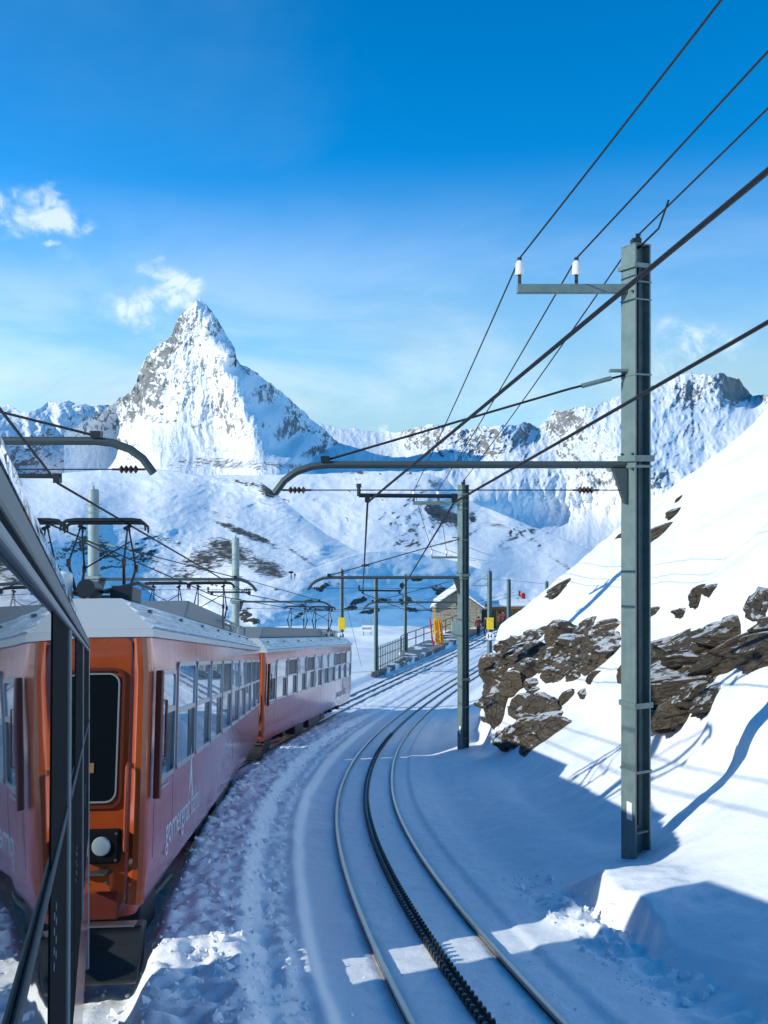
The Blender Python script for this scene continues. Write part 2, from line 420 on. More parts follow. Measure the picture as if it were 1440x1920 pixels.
def grid_mesh(name, P, mat, attrs=None, flip=False):
    """P: (n, m, 3) array -> one grid mesh"""
    n, m = P.shape[:2]
    me = bpy.data.meshes.new(name)
    me.vertices.add(n * m); me.vertices.foreach_set('co', P.reshape(-1).astype(np.float32))
    idx = np.arange(n * m).reshape(n, m)
    a, b, c, d = idx[:-1, :-1], idx[1:, :-1], idx[1:, 1:], idx[:-1, 1:]
    q = np.stack([a, b, c, d] if not flip else [a, d, c, b], -1).reshape(-1, 4)
    me.loops.add(q.size); me.loops.foreach_set('vertex_index', q.reshape(-1).astype(np.int32))
    me.polygons.add(len(q)); me.polygons.foreach_set('loop_start', np.arange(0, q.size, 4, dtype=np.int32))
    me.polygons.foreach_set('use_smooth', np.ones(len(q), dtype=bool))
    me.update(calc_edges=True); me.validate()
    for k, v in (attrs or {}).items():
        at = me.attributes.new(k, 'FLOAT', 'POINT'); at.data.foreach_set('value', v.reshape(-1).astype(np.float32))
    me.materials.append(MAT[mat])
    o = bpy.data.objects.new(name, me); link(o); return o


def rrect(x0, y0, x1, y1, r, n=4):
    pts = []
    for cx, cy, a0 in ((x1 - r, y1 - r, 0), (x0 + r, y1 - r, 90), (x0 + r, y0 + r, 180), (x1 - r, y0 + r, 270)):
        for k in range(n + 1):
            a = R(a0 + 90 * k / n); pts.append((cx + r * math.cos(a), cy + r * math.sin(a)))
    return pts


def px(u, v, y): return Vector(((u - CU) / F * y, y, -(v - CV) / F * y))


# ------------------------------------------------------------------ the line: path of the right-hand track
S0, S1, DS = -60.0, 160.0, 0.05
_s = np.arange(S0, S1 + DS, DS)


def _head(s):
    return np.where(s < 20, (s - 20) / 78.0, np.where(s < 62, (s - 20) / 150.0, 42 / 150.0 + (np.minimum(s, 110) - 62) / 900.0))


_h = _head(_s)
_x = np.concatenate([[0], np.cumsum(np.sin(_h[:-1]) * DS)]); _y = np.concatenate([[0], np.cumsum(np.cos(_h[:-1]) * DS)])
_i20 = int(round((20 - S0) / DS)); _x += -0.36 - _x[_i20]; _y += 20 - _y[_i20]
_sl = np.interp(_s, [-60, 28, 60, 100, 160], [0.18, 0.18, 0.08, 0.03, 0.0])
_z = -np.concatenate([[0], np.cumsum(_sl[:-1] * DS)]); _z += -2.6 - np.interp(0, _s, _z)
GAUGE = 3.75                                     # spacing of the two tracks


def path(s):
    return np.interp(s, _s, _x), np.interp(s, _s, _y), np.interp(s, _s, _z), np.interp(s, _s, _h)


def st(s, t, dz=0.0):
    x, y, z, h = path(s); return Vector((x + t * math.cos(h), y - t * math.sin(h), z + dz))


def to_st(x, y):
    i = np.argmin((_x - x) ** 2 + (_y - y) ** 2); h = _h[i]
    return _s[i], (x - _x[i]) * math.cos(h) - (y - _y[i]) * math.sin(h)


def ground(s, t):
    """snow height above the rail head level, arrays"""
    s = np.asarray(s, float); t = np.asarray(t, float)
    n_big = fbm(s * 0.16, t * 0.16 + 4, 4); n_mid = fbm(s * 0.9 + 3, t * 0.9, 4); n_fine = fbm(s * 4.1, t * 4.1 + 8, 3)
    lump = np.maximum(ridged(s * 2.3 + 5, t * 2.3, 3), 0)
    calm = 1 - 0.75 * sstep(s, 30, 46); n_x = fbm(s * 7.0 + 2, t * 7.0, 2)
    z = np.full(np.broadcast(s, t).shape, -0.052)
    for off in (0.0, -GAUGE):
        tt = t - off
        for rr in (-0.53, 0.53):
            z -= 0.022 * np.exp(-((tt - rr) / 0.045) ** 2)
        z += 0.004 * np.exp(-(tt / 0.10) ** 2)
    z += 0.022 * n_mid * sstep(np.abs(t), 0.1, 0.9) + 0.013 * n_fine
    # scraped shoulder and trodden strip between the tracks
    wob = 0.07 * fbm(s * 0.35, s * 0 + 2.0, 3)
    z += 0.10 * calm * sstep(-t, 1.02 + wob, 1.16 + wob) + 0.05 * calm * np.exp(-((t + 1.18 + wob) / 0.09) ** 2)
    trod = calm * sstep(-t, 1.2, 1.4) * sstep(-t, 2.62, 2.45)
    z += trod * (0.06 + 0.055 * n_fine + 0.055 * n_x + 0.045 * n_mid + 0.04 * lump * (fbm(s * 1.3, t * 1.3, 2) + 0.4))
    z += 0.20 * calm * sstep(-t, 1.5, 1.75) * sstep(-t, 2.62 + wob, 2.36 + wob)
    z -= 0.12 * calm * sstep(-t, 2.4, 2.7) * sstep(-t, 5.4, 4.7)
    sp = sstep(-t, 2.45, 2.7) * sstep(-t, 5.2, 4.6); z += sp * (0.035 * n_fine + 0.02 * n_mid)
    # left of both tracks
    lt = np.maximum(-t - 5.4, 0)
    z += sstep(-t, 4.9, 5.7) * 0.15 - np.where(s < 45, 0.22, np.where(s < 60, 0.22 - (s - 45) / 15 * 0.20, 0.02)) * lt * sstep(lt, 0, 3)
    z += 0.5 * n_big * sstep(lt, 0.5, 6)
    # right: plain shoulder, then bank and hillside
    z += 0.03 * sstep(t, 0.85, 0.95) * sstep(t, 1.6, 1.2)
    near = sstep(s, 10.6, 9.7)                       # vertical snow cut before the mast
    cut = 1.78 + 0.22 * fbm(s * 0.8, s * 0 + 7, 3) + 0.07 * n_fine + 0.05 * n_mid
    z += near * (0.44 + 0.10 * n_mid) * (0.15 + 0.85 * sstep(s, 7.4, 9.0)) * sstep(t, cut, cut + 0.20 + 0.06 * n_mid) + 0.40 * sstep(s, 9.0, 7.4) * sstep(t, 1.4, 2.9)
    z += near * 0.20 * sstep(s, 7.0, 9.0) * lump * np.exp(-((t - cut + 0.22) / 0.20) ** 2) + 0.05 * near * n_fine * sstep(t, 1.2, 1.5) * sstep(t, 2.0, 1.8)
    smooth = (1 - near)
    q = np.maximum(t - 1.35, 0)
    z += smooth * (0.26 * sstep(t, 1.25, 2.7) + 0.05 * np.minimum(q, 1.6))
    t0 = np.interp(s, [-20, 8, 14, 22, 30, 37, 40, 44, 60, 70, 120], [2.5, 2.5, 2.55, 2.75, 2.8, 2.95, 3.3, 6.5, 9.5, 13, 22])
    tp = np.maximum(t - t0 - 0.18 * n_mid, 0)
    cliff = np.interp(s, [-20, 10, 22, 27, 32, 38, 42, 48, 60], [0, 0, 0.1, 1.5, 3.0, 3.2, 2.6, 0.6, 0.0])
    slope = np.interp(s, [-20, 10, 25, 40, 60, 120], [0.74, 0.76, 0.80, 0.82, 0.5, 0.25])
    hill = slope * tp * tp / (tp + 0.55) + cliff * sstep(tp, 0.0, 1.0)
    # rock band step in the near slope
    b = np.exp(-((s - 16.0) / 5.0) ** 2)
    hill += 0.75 * b * sstep(tp, 1.55 + 0.05 * (s - 16), 2.1 + 0.05 * (s - 16)) + 0.5 * b * sstep(tp, 2.6, 3.0)
    hill += (0.8 * n_big + 0.13 * n_mid + 0.02 * n_fine + 0.10 * fbm(s * 0.5 + t * 0.3, t * 1.1 - s * 0.2, 3)) * sstep(tp, 0.3, 3.5)
    hill = np.where(tp > 34, hill - 0.9 * (tp - 34) - 0.02 * (tp - 34) ** 2, hill)
    z += hill
    # the station plateau ends beyond the huts
    e = np.maximum(s - (96 + 0.3 * np.minimum(t, 0)), 0); z -= 0.02 * e * e + 0.12 * e
    e2 = np.maximum(-t - 26, 0); z -= 0.02 * e2 * e2
    z += 0.18 * n_big * sstep(s, 45, 60) * sstep(np.abs(t + 2), 4, 9)
    return z


def build_ground():
    s = np.concatenate([np.arange(-14, 4, 0.25), np.arange(4, 20, 0.04), np.arange(20, 46, 0.11), np.arange(46, 124, 0.45)])
    t = np.concatenate([np.arange(-44, -6, 0.7), np.arange(-6, 5, 0.036), np.arange(5, 16, 0.11), np.arange(16, 52, 0.6)])
    S, T = np.meshgrid(s, t, indexing='ij'); x, y, z, h = path(S)
    P = np.stack([x + T * np.cos(h), y - T * np.sin(h), z + ground(S, T)], -1)
    o = grid_mesh('snow_ground', P, 'snow', flip=True); tag(o, kind='structure')


build_ground()


def ground_at(x, y):
    s, t = to_st(x, y); return float(np.interp(s, _s, _z) + ground(np.array([s]), np.array([t]))[0])


def hit(u, v, y0=6.0, y1=70.0):
    """where a sight line through the photo meets the snow"""
    ys = np.arange(y0, y1, 0.1); xs = (u - CU) / F * ys; zs = -(v - CV) / F * ys
    i = np.argmin((xs[:, None] - _x[None, ::4]) ** 2 + (ys[:, None] - _y[None, ::4]) ** 2, axis=1) * 4
    h = _h[i]; t = (xs - _x[i]) * np.cos(h) - (ys - _y[i]) * np.sin(h)
    g = _z[i] + ground(_s[i], t)
    k = np.nonzero(zs < g)[0]
    return None if len(k) == 0 else Vector((xs[k[0]], ys[k[0]], zs[k[0]]))


# ------------------------------------------------------------------ far terrain
def tps(ctrl):
    C = np.array(ctrl, float); p = C[:, :2] / 400.0; d = np.log(C[:, 2]); n = len(p)
    def U(r2): return np.where(r2 > 1e-12, r2 * np.log(r2 + 1e-12), 0.0)
    K = U(((p[:, None] - p[None]) ** 2).sum(-1)) + 1e-4 * np.eye(n); Q = np.hstack([np.ones((n, 1)), p])
    A = np.block([[K, Q], [Q.T, np.zeros((3, 3))]]); w = np.linalg.solve(A, np.concatenate([d, np.zeros(3)]))

    def f(u, v):
        q = np.stack([u, v], -1) / 400.0; o = w[n] + w[n + 1] * q[..., 0] + w[n + 2] * q[..., 1]
        for i in range(n): o = o + w[i] * U(((q - p[i]) ** 2).sum(-1))
        return np.exp(np.clip(o, d.min() - 0.15, d.max() + 0.2))
    return f


def relief(name, top, bottom, ctrl, nu, nv, mat, jag=(0, 40), amp=(), rock=lambda U, V, n, st: 0 * U, back=0.35, seed=0, label=None):
    top = np.array(top, float); bottom = np.array(bottom, float)
    u = np.linspace(top[0, 0], top[-1, 0], nu); t = np.linspace(0, 1, nv)
    tv = np.interp(u, top[:, 0], top[:, 1]); bv = np.interp(u, bottom[:, 0], bottom[:, 1])
    tv = tv - jag[0] * (ridged(u / jag[1] + seed, u * 0 + 3.3 + seed, 5, 0.55) - 0.25)
    U, T = np.meshgrid(u, t, indexing='ij'); V = bv[:, None] + (tv - bv)[:, None] * T
    D = ctrl(U, V, T) if callable(ctrl) else tps(ctrl)(U, V)
    pxm = D / F
    st_n = 0
    for (kind, su, sv, a, o_) in amp:
        wx = fbm(U / 90 + seed, V / 90 + 3, 3) * 12; wy = fbm(U / 80 + 7 + seed, V / 80, 3) * 10
        x_, y_ = (U + wx) / su + seed * 3.1, (V + wy) / sv + seed
        n = ridged(x_, y_, o_) if kind == 'r' else fbm(x_, y_, o_)
        D = D - a * pxm * n; st_n = st_n + n
    P = np.stack([(U - CU) / F * D, D, -(V - CV) / F * D], -1)
    # steepness of the built surface
    a = np.gradient(P, axis=0); b = np.gradient(P, axis=1); nn = np.cross(a, b); nn /= np.linalg.norm(nn, axis=-1, keepdims=True) + 1e-9
    nz = np.abs(nn[..., 2])
    rank = np.empty(nz.size); rank[np.argsort(nz, axis=None)] = np.linspace(1, 0, nz.size); nz = rank.reshape(nz.shape)   # 1 = steepest
    rk = np.clip(rock(U, V, nz, st_n), 0, 1)
    # far side of the crest
    rows = [P]; rks = [rk]
    last = P[:, -1]; span = np.median(last[:, 1]) * back
    for k in range(1, 8):
        f = k / 7.0
        q = last.copy(); sc = 1 + span * f / last[:, 1]; q[:, 0] *= sc; q[:, 1] *= sc
        q[:, 2] = last[:, 2] - 0.75 * span * f * (0.6 + 0.4 * f); rows.append(q[:, None]); rks.append(rk[:, -1:])
    o = grid_mesh(name, np.concatenate(rows, 1), mat, {'rock': np.concatenate(rks, 1)}, flip=False)
    tag(o, kind='structure'); return o


def blobs(U, V, lst):
    o = np.zeros_like(U)
    for (u, v, ru, rv, rot, s) in lst:
        c, sn = math.cos(R(rot)), math.sin(R(rot)); du, dv = U - u, V - v
        a = (du * c + dv * sn) / ru; b = (-du * sn + dv * c) / rv
        o = np.maximum(o, s * np.exp(-(a * a + b * b) ** 1.5))
    return o


def build_far():
    # valley floor sheet out to the horizon
    rr = np.geomspace(260, 60000, 40); aa = np.linspace(0, 2 * np.pi, 97); RR, AA = np.meshgrid(rr, aa, indexing='ij')
    zz = np.where(RR < 400, -60 - (RR - 260) * 0.9, -186 - 500 * (1 - np.exp(-(RR - 400) / 900)))
    o = grid_mesh('valley_ground', np.stack([RR * np.cos(AA), RR * np.sin(AA), zz], -1), 'snow'); tag(o, kind='structure')
    # --- range left of the great peak
    relief('mountain_range', [(-700, 640), (-300, 700), (-60, 755), (0, 766), (20, 760), (40, 774), (62, 771), (90, 757), (130, 754), (150, 758), (175, 764), (205, 760), (240, 742), (330, 700)],
           [(-700, 930), (330, 930)], [(-700, 700, 11800), (-300, 740, 11300), (0, 770, 11200), (100, 765, 11600), (175, 764, 12000), (240, 745, 12300), (330, 700, 12700), (0, 792, 10500), (60, 792, 10900), (120, 790, 11300),
            (0, 830, 9700), (60, 830, 10300), (120, 830, 10950), (180, 830, 11600), (-120, 830, 9000), (-700, 930, 7500), (-60, 880, 8500), (40, 880, 9400), (120, 880, 10300), (200, 880, 11000), (330, 930, 11000)], 420, 170, 'range_snow_rock', (9, 38),
           (('r', 70, 60, 34, 5), ('r', 24, 30, 10, 4), ('f', 10, 10, 3, 3)), lambda U, V, nz, n: 0.06 + 0.42 * sstep(nz, 0.62, 1.0) + 0.15 * fbm(U / 24, V / 14, 4) + 0.25 * sstep(V, 795, 825) * sstep(U, 130, 60), seed=2)
    # --- right-hand range
    relief('mountain_range', [(520, 790), (600, 799), (620, 801), (650, 803), (680, 811), (720, 815), (760, 812), (790, 804), (815, 797), (850, 804), (900, 804), (960, 797), (995, 796), (1008, 806), (1020, 788), (1040, 774), (1080, 769),
            (1110, 765), (1150, 748), (1170, 743), (1200, 736), (1250, 713), (1275, 702), (1310, 699), (1340, 704), (1362, 701), (1385, 716), (1400, 732), (1413, 748), (1440, 738), (1520, 760), (1700, 720), (1900, 760)],
           [(520, 1060), (1900, 1060)],
           [(520, 790, 14500), (650, 805, 14000), (720, 815, 13800), (820, 800, 11800), (960, 800, 11500), (1010, 806, 12300), (1080, 770, 12000), (1170, 745, 12500), (1300, 700, 13500), (1365, 702, 13700), (1410, 745, 14600), (1440, 738, 13800), (1900, 760, 14000),
            (680, 840, 12000), (640, 880, 9500), (760, 850, 11500), (800, 880, 9800), (900, 870, 10300), (1000, 860, 10400), (1100, 830, 10500), (1110, 900, 9000), (1000, 905, 9000), (880, 915, 8500),
            (1250, 780, 11500), (1330, 770, 12200), (1395, 765, 13000), (1290, 840, 9800), (1200, 900, 8300), (1400, 850, 9500), (1300, 950, 7500), (1900, 950, 7500),
            (885, 938, 6900), (940, 945, 7700), (1000, 945, 8500), (1060, 940, 9000), (1110, 928, 9000), (1125, 975, 8500), (1050, 985, 8350), (960, 985, 7300), (1165, 955, 8650), (1215, 975, 7700), (900, 990, 6700), (1050, 1030, 5600), (1200, 1050, 5400), (520, 1060, 5600), (1900, 1060, 5400)],
           820, 300, 'range_snow_rock', (11, 46), (('r', 62, 90, 34, 6), ('r', 22, 44, 14, 5), ('f', 10, 10, 4.2, 3)),
           lambda U, V, nz, n: (sstep(V, 950, 900) * (0.03 + 0.50 * sstep(nz, 0.60, 1.0) + 0.22 * fbm(U / 16 + V / 40, V / 24, 4))
                                + blobs(U, V, [(930, 838, 150, 34, 0, 0.16), (1300, 805, 40, 18, -20, 0.2), (1290, 745, 26, 24, 20, 0.25), (1385, 730, 24, 26, 30, 0.4), (1225, 900, 40, 14, -30, 0.25), (1060, 790, 40, 22, 0, 0.15)])), seed=4)
    # --- the great pyramid
    top = [(120, 812), (170, 785), (205, 764), (222, 752), (245, 738), (256, 714), (262, 696), (276, 668), (300, 646), (312, 640), (322, 630), (330, 606), (342, 589), (354, 577), (366, 567), (375, 562),
           (384, 570), (395, 581), (408, 600), (420, 620), (432, 640), (440, 655), (443, 674), (450, 684), (466, 690), (490, 707), (520, 730), (560, 764), (598, 798), (640, 834), (690, 868), (760, 905)]
    ctrl = [(374, 566, 9400), (342, 590, 9420), (300, 646, 9550), (262, 696, 9700), (222, 752, 9950), (170, 785, 9900), (120, 812, 9300),
            (420, 620, 9560), (443, 674, 9520), (466, 690, 9900), (500, 715, 10200), (540, 747, 10650), (598, 798, 11300), (690, 868, 12200), (760, 905, 12600),
            (400, 612, 9230), (432, 655, 9120), (441, 672, 9080), (452, 712, 8900), (470, 755, 8700), (490, 785, 8520), (512, 826, 8280), (552, 858, 7950),
            (380, 640, 9250), (340, 650, 9330), (400, 700, 9080), (340, 710, 9150), (290, 700, 9450), (420, 760, 8780), (350, 770, 8860), (270, 740, 9500), (300, 770, 9150), (430, 820, 8350), (340, 830, 8350), (256, 832, 8800), (228, 800, 10050), (180, 830, 9850), (120, 870, 8600), (180, 872, 9300), (226, 850, 9500),
            (480, 715, 9800), (500, 760, 9850), (540, 790, 10250), (540, 830, 9900), (600, 840, 10900), (640, 862, 11500), (585, 862, 10300),
            (300, 900, 7000), (420, 900, 7000), (545, 905, 6900), (620, 915, 8000), (680, 915, 9000), (760, 930, 9000), (120, 930, 7600), (200, 905, 8500), (250, 900, 7900)]

    def mrock(U, V, nz, n):
        f1 = fbm(U / 26, V / 34, 4)
        ridge_u = np.interp(V, [566, 612, 655, 672, 712, 755, 785, 826, 858, 930], [374, 402, 433, 441, 453, 470, 490, 512, 552, 600])
        r = 0.09 + 0.07 * sstep(V, 730, 790) + 0.40 * sstep(nz, 0.58, 1.0) + 0.34 * fbm(U / 9 + V / 60, V / 34, 4) + 0.12 * fbm(U / 40, V / 30, 3)
        left = sstep(U, 352, 315) * sstep(V, 800, 740) * sstep(V, 590, 625)
        lb = np.interp(V, [566, 620, 660, 700, 740, 780, 830], [368, 350, 345, 328, 312, 298, 270])
        r = np.maximum(r, sstep(U, lb + 8, lb - 16) * sstep(V, 800, 752) * (0.30 + 0.45 * f1 + 0.32 * sstep(nz, 0.5, 1.0)))
        r = np.maximum(r, sstep(U, ridge_u - 3, ridge_u + 5) * sstep(V, 735, 690) * (0.48 + 0.4 * f1))
        r = np.maximum(r, sstep(U, ridge_u, ridge_u + 8) * (0.12 + 0.5 * fbm(U / 40 + V / 60, V / 30 - U / 90, 4) + 0.30 * sstep(nz, 0.4, 1.0)))
        r = np.maximum(r, sstep(V, 640, 590) * (0.33 + 0.4 * f1))  # extra rock grey over the summit paints in a cloud shadow
        r = np.maximum(r, blobs(U, V, [(300, 788, 50, 12, 18, 0.46), (375, 797, 46, 11, -5, 0.40), (340, 770, 34, 7, 25, 0.40), (455, 815, 28, 14, -10, 0.46), (420, 845, 90, 9, 4, 0.40), (300, 840, 60, 10, -8, 0.38), (430, 870, 150, 16, 3, 0.50), (560, 876, 110, 10, 3, 0.50), (640, 880, 60, 10, 0, 0.5), (280, 755, 28, 22, 0, 0.45), (330, 872, 60, 12, 0, 0.40)]) + 0.12 * f1)
        return r
    relief('mountain_peak', top, [(120, 940), (760, 945)], ctrl, 640, 400, 'peak_snow_rock', (5, 22),
           (('r', 48, 110, 15.0, 5), ('r', 15, 44, 4.5, 5), ('f', 24, 18, 5.5, 4), ('f', 9, 9, 3.0, 4)), mrock, back=0.12, seed=1)
    # --- snowy shoulder below the peak and its right-hand slopes
    relief('mountain_shoulder', [(-300, 900), (60, 900), (230, 895), (330, 893), (450, 892), (560, 889), (620, 888), (700, 884), (760, 884), (800, 888), (840, 902), (870, 936), (910, 952), (960, 972), (1010, 992), (1060, 1012), (1130, 1040), (1200, 1075), (1280, 1110)],
           [(-300, 1180), (1280, 1180)],
           [(-300, 900, 6800), (230, 895, 6600), (450, 892, 6500), (620, 888, 6400), (760, 884, 6200), (840, 902, 6000), (870, 936, 5700), (960, 972, 5000), (1060, 1012, 4400), (1200, 1075, 3700), (1280, 1110, 3500),
            (560, 930, 5200), (640, 918, 5500), (720, 930, 5000), (800, 940, 4900), (600, 990, 4000), (700, 990, 3900), (780, 990, 4100), (850, 980, 4500), (700, 1050, 3000), (820, 1040, 3300), (900, 1010, 4000), (960, 1030, 3700), (1000, 1060, 3100),
            (900, 1060, 2500), (1050, 1090, 2400), (-300, 1180, 2000), (400, 1100, 2400), (700, 1180, 1500), (1000, 1150, 1500), (1280, 1180, 1700)],
           640, 260, 'slope_snow_rock', (2.5, 70), (('r', 130, 60, 30, 5), ('r', 44, 26, 13, 5), ('f', 12, 9, 3.6, 4)),
           lambda U, V, nz, n: (0.03 + 0.45 * sstep(nz, 0.66, 1.0) * sstep(V, 1060, 1010) + 0.2 * fbm(U / 22, V / 9, 5) + 0.12 * sstep(fbm(U / 70, V / 40, 3), -0.1, 0.3)
                                + blobs(U, V, [(760, 893, 70, 10, 4, 0.3), (800, 903, 55, 8, 12, 0.3), (640, 884, 60, 8, 2, 0.45), (845, 925, 30, 22, 40, 0.15), (770, 1020, 34, 7, 0, 0.42), (820, 960, 40, 12, 25, 0.34), (960, 1000, 90, 10, 22, 0.33), (930, 985, 60, 6, 15, 0.4), (1050, 1055, 70, 6, 30, 0.36)]) - blobs(U, V, [(845, 915, 60, 36, 20, 0.4)])), back=0.1, seed=6)
    # --- near ski slope on the left
    relief('ski_slope', [(-400, 900), (-100, 896), (60, 893), (130, 886), (200, 880), (250, 880), (290, 880), (330, 884), (380, 893), (440, 899), (490, 905), (516, 924), (540, 946), (575, 975), (610, 1001), (650, 1024), (690, 1048), (740, 1070)],
           [(-400, 1260), (740, 1260)],
           [(-400, 900, 3000), (60, 893, 2900), (200, 880, 2850), (290, 880, 2700), (380, 893, 2500), (490, 905, 2350), (540, 946, 2150), (610, 1001, 1850), (690, 1048, 1500), (740, 1070, 1350),
            (100, 930, 2000), (250, 930, 2150), (400, 940, 2150), (480, 950, 2100), (150, 985, 1350), (300, 985, 1600), (450, 990, 1700), (560, 1010, 1640), (600, 1030, 1480),
            (60, 1030, 950), (130, 1040, 1080), (220, 1040, 1250), (300, 1030, 1420), (380, 1035, 1400), (450, 1040, 1350), (530, 1060, 1250), (600, 1060, 1330),
            (100, 1110, 800), (200, 1110, 960), (300, 1100, 1120), (380, 1100, 1120), (480, 1100, 950), (600, 1120, 800), (-400, 1260, 500), (200, 1260, 600), (740, 1260, 500), (-200, 1050, 700)],
           640, 320, 'ski_snow_rock', (1.5, 60), (('r', 130, 50, 24, 5), ('r', 44, 20, 13, 5), ('f', 13, 8, 3.4, 4)),
           lambda U, V, nz, n: (blobs(U, V, [(430, 1035, 66, 30, 20, 0.60), (385, 1050, 56, 32, -10, 0.55), (500, 1066, 56, 22, 20, 0.58), (460, 1000, 76, 9, 22, 0.62), (340, 1075, 60, 22, 10, 0.45), (560, 1040, 60, 5, 35, 0.45), (250, 985, 80, 7, 18, 0.4), (400, 960, 90, 5, 20, 0.36), (505, 918, 26, 18, 30, 0.62), (470, 908, 40, 8, 12, 0.45), (170, 1025, 80, 26, 25, 0.40), (270, 1040, 60, 22, 20, 0.45), (130, 860, 60, 20, 10, 0.4),
                                              (520, 1030, 40, 6, 30, 0.4), (300, 1010, 70, 10, 15, 0.38)]) + 0.04 + 0.45 * sstep(nz, 0.62, 0.98) + 0.22 * fbm(U / 18, V / 7, 4) * sstep(V, 900, 960)), back=0.1, seed=8)
    # --- knoll behind the station
    def knoll_d(U, V, T):
        base = sum(np.interp(U + d, [200, 430, 500, 545, 600, 700, 800, 900, 1150], [188, 190, 194, 206, 236, 300, 348, 372, 372]) for d in np.linspace(-38, 38, 11)) / 11
        g = np.interp(U, [200, 400, 500, 700, 900, 1150], [40, 60, 80, 110, 110, 90])
        q = np.clip((T - 0.38) / 0.62, 0, 1)
        return base + g * (0.75 * q ** 3.2 + 0.25 * q) + 6 * fbm(U / 60, V / 34, 3) * (0.4 + q)
    relief('hill', [(200, 1230), (300, 1186), (345, 1152), (365, 1140), (385, 1126), (420, 1110), (470, 1099), (530, 1083), (600, 1062), (650, 1044), (690, 1035), (730, 1032), (770, 1036), (810, 1043), (860, 1053), (900, 1068), (940, 1080), (1000, 1092), (1060, 1100), (1150, 1120)],
           [(200, 1300), (1150, 1300)],
           knoll_d,
           520, 240, 'knoll_snow_rock', (1.0, 60), (('f', 110, 50, 5.0, 4), ('r', 34, 18, 1.6, 4), ('f', 12, 7, 0.4, 3)),
           lambda U, V, nz, n: (blobs(U, V, [(672, 1127, 20, 7, -18, 0.95), (658, 1140, 16, 5, -5, 0.8), (610, 1098, 16, 6, -30, 0.75), (600, 1106, 9, 6, 0, 0.7), (575, 1130, 26, 7, -30, 0.6), (780, 1085, 14, 6, 5, 0.95), (715, 1126, 24, 6, 0, 0.75), (695, 1146, 24, 6, -10, 0.8), (755, 1098, 6, 7, 60, 0.9),
                                              (760, 1126, 13, 10, 0, 0.95), (773, 1143, 18, 5, 10, 0.8), (685, 1060, 14, 4, -5, 0.65), (820, 1105, 20, 12, 15, 0.6), (850, 1112, 12, 6, -20, 0.9), (825, 1116, 9, 4, 30, 0.8), (640, 1095, 18, 4, 10, 0.45), (460, 1155, 14, 16, 20, 0.8), (478, 1165, 14, 8, 20, 0.7),
                                              (560, 1155, 18, 6, -40, 0.55), (520, 1105, 10, 6, 0, 0.5), (590, 1150, 10, 5, -20, 0.5), (980, 1125, 22, 5, 8, 0.6)]) * (1.0 + 0.8 * fbm(U / 10, V / 5, 3))), back=0.25, seed=9)


build_far()

# ------------------------------------------------------------------ railway tracks
def sweep(t, prof, s_list, name, mat, parent):
    """profile [(dt, dz)] swept along the line at lateral offset t"""
    n = len(prof); vs = []; fs = []
    for s in s_list:
        for (dt, dz) in prof: vs.append(tuple(st(s, t + dt, dz)))
    for i in range(len(s_list) - 1):
        for k in range(n):
            fs.append((i * n + k, i * n + (k + 1) % n, (i + 1) * n + (k + 1) % n, (i + 1) * n + k))
    fs.append(tuple(range(n))); fs.append(tuple((len(s_list) - 1) * n + k for k in range(n)))
    return MB().add(vs, fs).build(name, mat, parent)


def track(off, label):
    T = empty('railway_track', st(0, off)); tag(T, label, 'railway track', 'the two rack railway tracks')
    inv = Matrix.Translation(-T.location)
    ss = list(np.concatenate([np.arange(-6, 30, 0.3), np.arange(30, 100, 1.0)]))
    objs = []
    for r in (-0.525, 0.525):
        rail = sweep(off + r, [(-0.014, -0.13), (0.014, -0.13), (0.014, -0.035), (-0.014, -0.035)], ss, 'rail', 'rail_side', T); objs.append(rail)
        head = sweep(off + r, [(-0.024, -0.034), (0.024, -0.034), (0.025, -0.008), (0.019, 0.0), (-0.019, 0.0), (-0.025, -0.008)], ss, 'rail_head', 'rail_steel', rail); objs.append(head)
    tooth = MB().prism([(-0.030, 0.0), (0.030, 0.0), (0.024, 0.055), (0.016, 0.066), (-0.016, 0.066), (-0.024, 0.055)], 'x', -0.017, 0.017).mesh('tooth'); tooth.materials.append(MAT['black_iron'])
    for r, ph in ((-0.036, 0.0), (0.036, 0.06)):
        bar = sweep(off + r, [(-0.017, -0.12), (0.017, -0.12), (0.017, -0.026), (-0.017, -0.026)], ss, 'rack_bar', 'black_iron', T); objs.append(bar)
        near = off == 0.0
        far = MB(); s = (5.5 if near else 30.0) + ph; k = 0
        while s < 34:
            p = st(s, off + r, -0.05); h = float(path(s)[3]); sl = float(np.interp(s, _s, _sl))
            if near and k < 130:
                o = bpy.data.objects.new('tooth', tooth); o.location = p; o.rotation_euler = (-math.atan(sl), 0, -h); link(o, bar); objs.append(o)
            else:
                M = Matrix.Translation(p) @ Matrix.Rotation(-h, 4, 'Z') @ Matrix.Rotation(-math.atan(sl), 4, 'X')
                far.box((-0.016, -0.024, 0), (0.016, 0.024, 0.06), M)
            s += 0.12; k += 1
        if far.v:
            o = far.build('rack_teeth', 'black_iron', bar); o['kind'] = 'stuff'; objs.append(o)
    for o in objs:
        if o.parent is T: o.matrix_parent_inverse = inv
        else: o.matrix_parent_inverse = Matrix.Identity(4)
    return T


track(0.0, 'curving rack railway track with toothed bar between rails, empty of trains')
track(-GAUGE, 'rack railway track underneath the red carriages')


# ------------------------------------------------------------------ carriages
def text_mesh(body, size, depth=0.002):
    c = bpy.data.curves.new('lettering', 'FONT'); c.body = body; c.size = size; c.extrude = depth; c.resolution_u = 3
    o = bpy.data.objects.new('lettering_tmp', c); COL.objects.link(o)
    dg = bpy.context.evaluated_depsgraph_get(); me = bpy.data.meshes.new_from_object(o.evaluated_get(dg)); bpy.data.objects.remove(o)
    return me


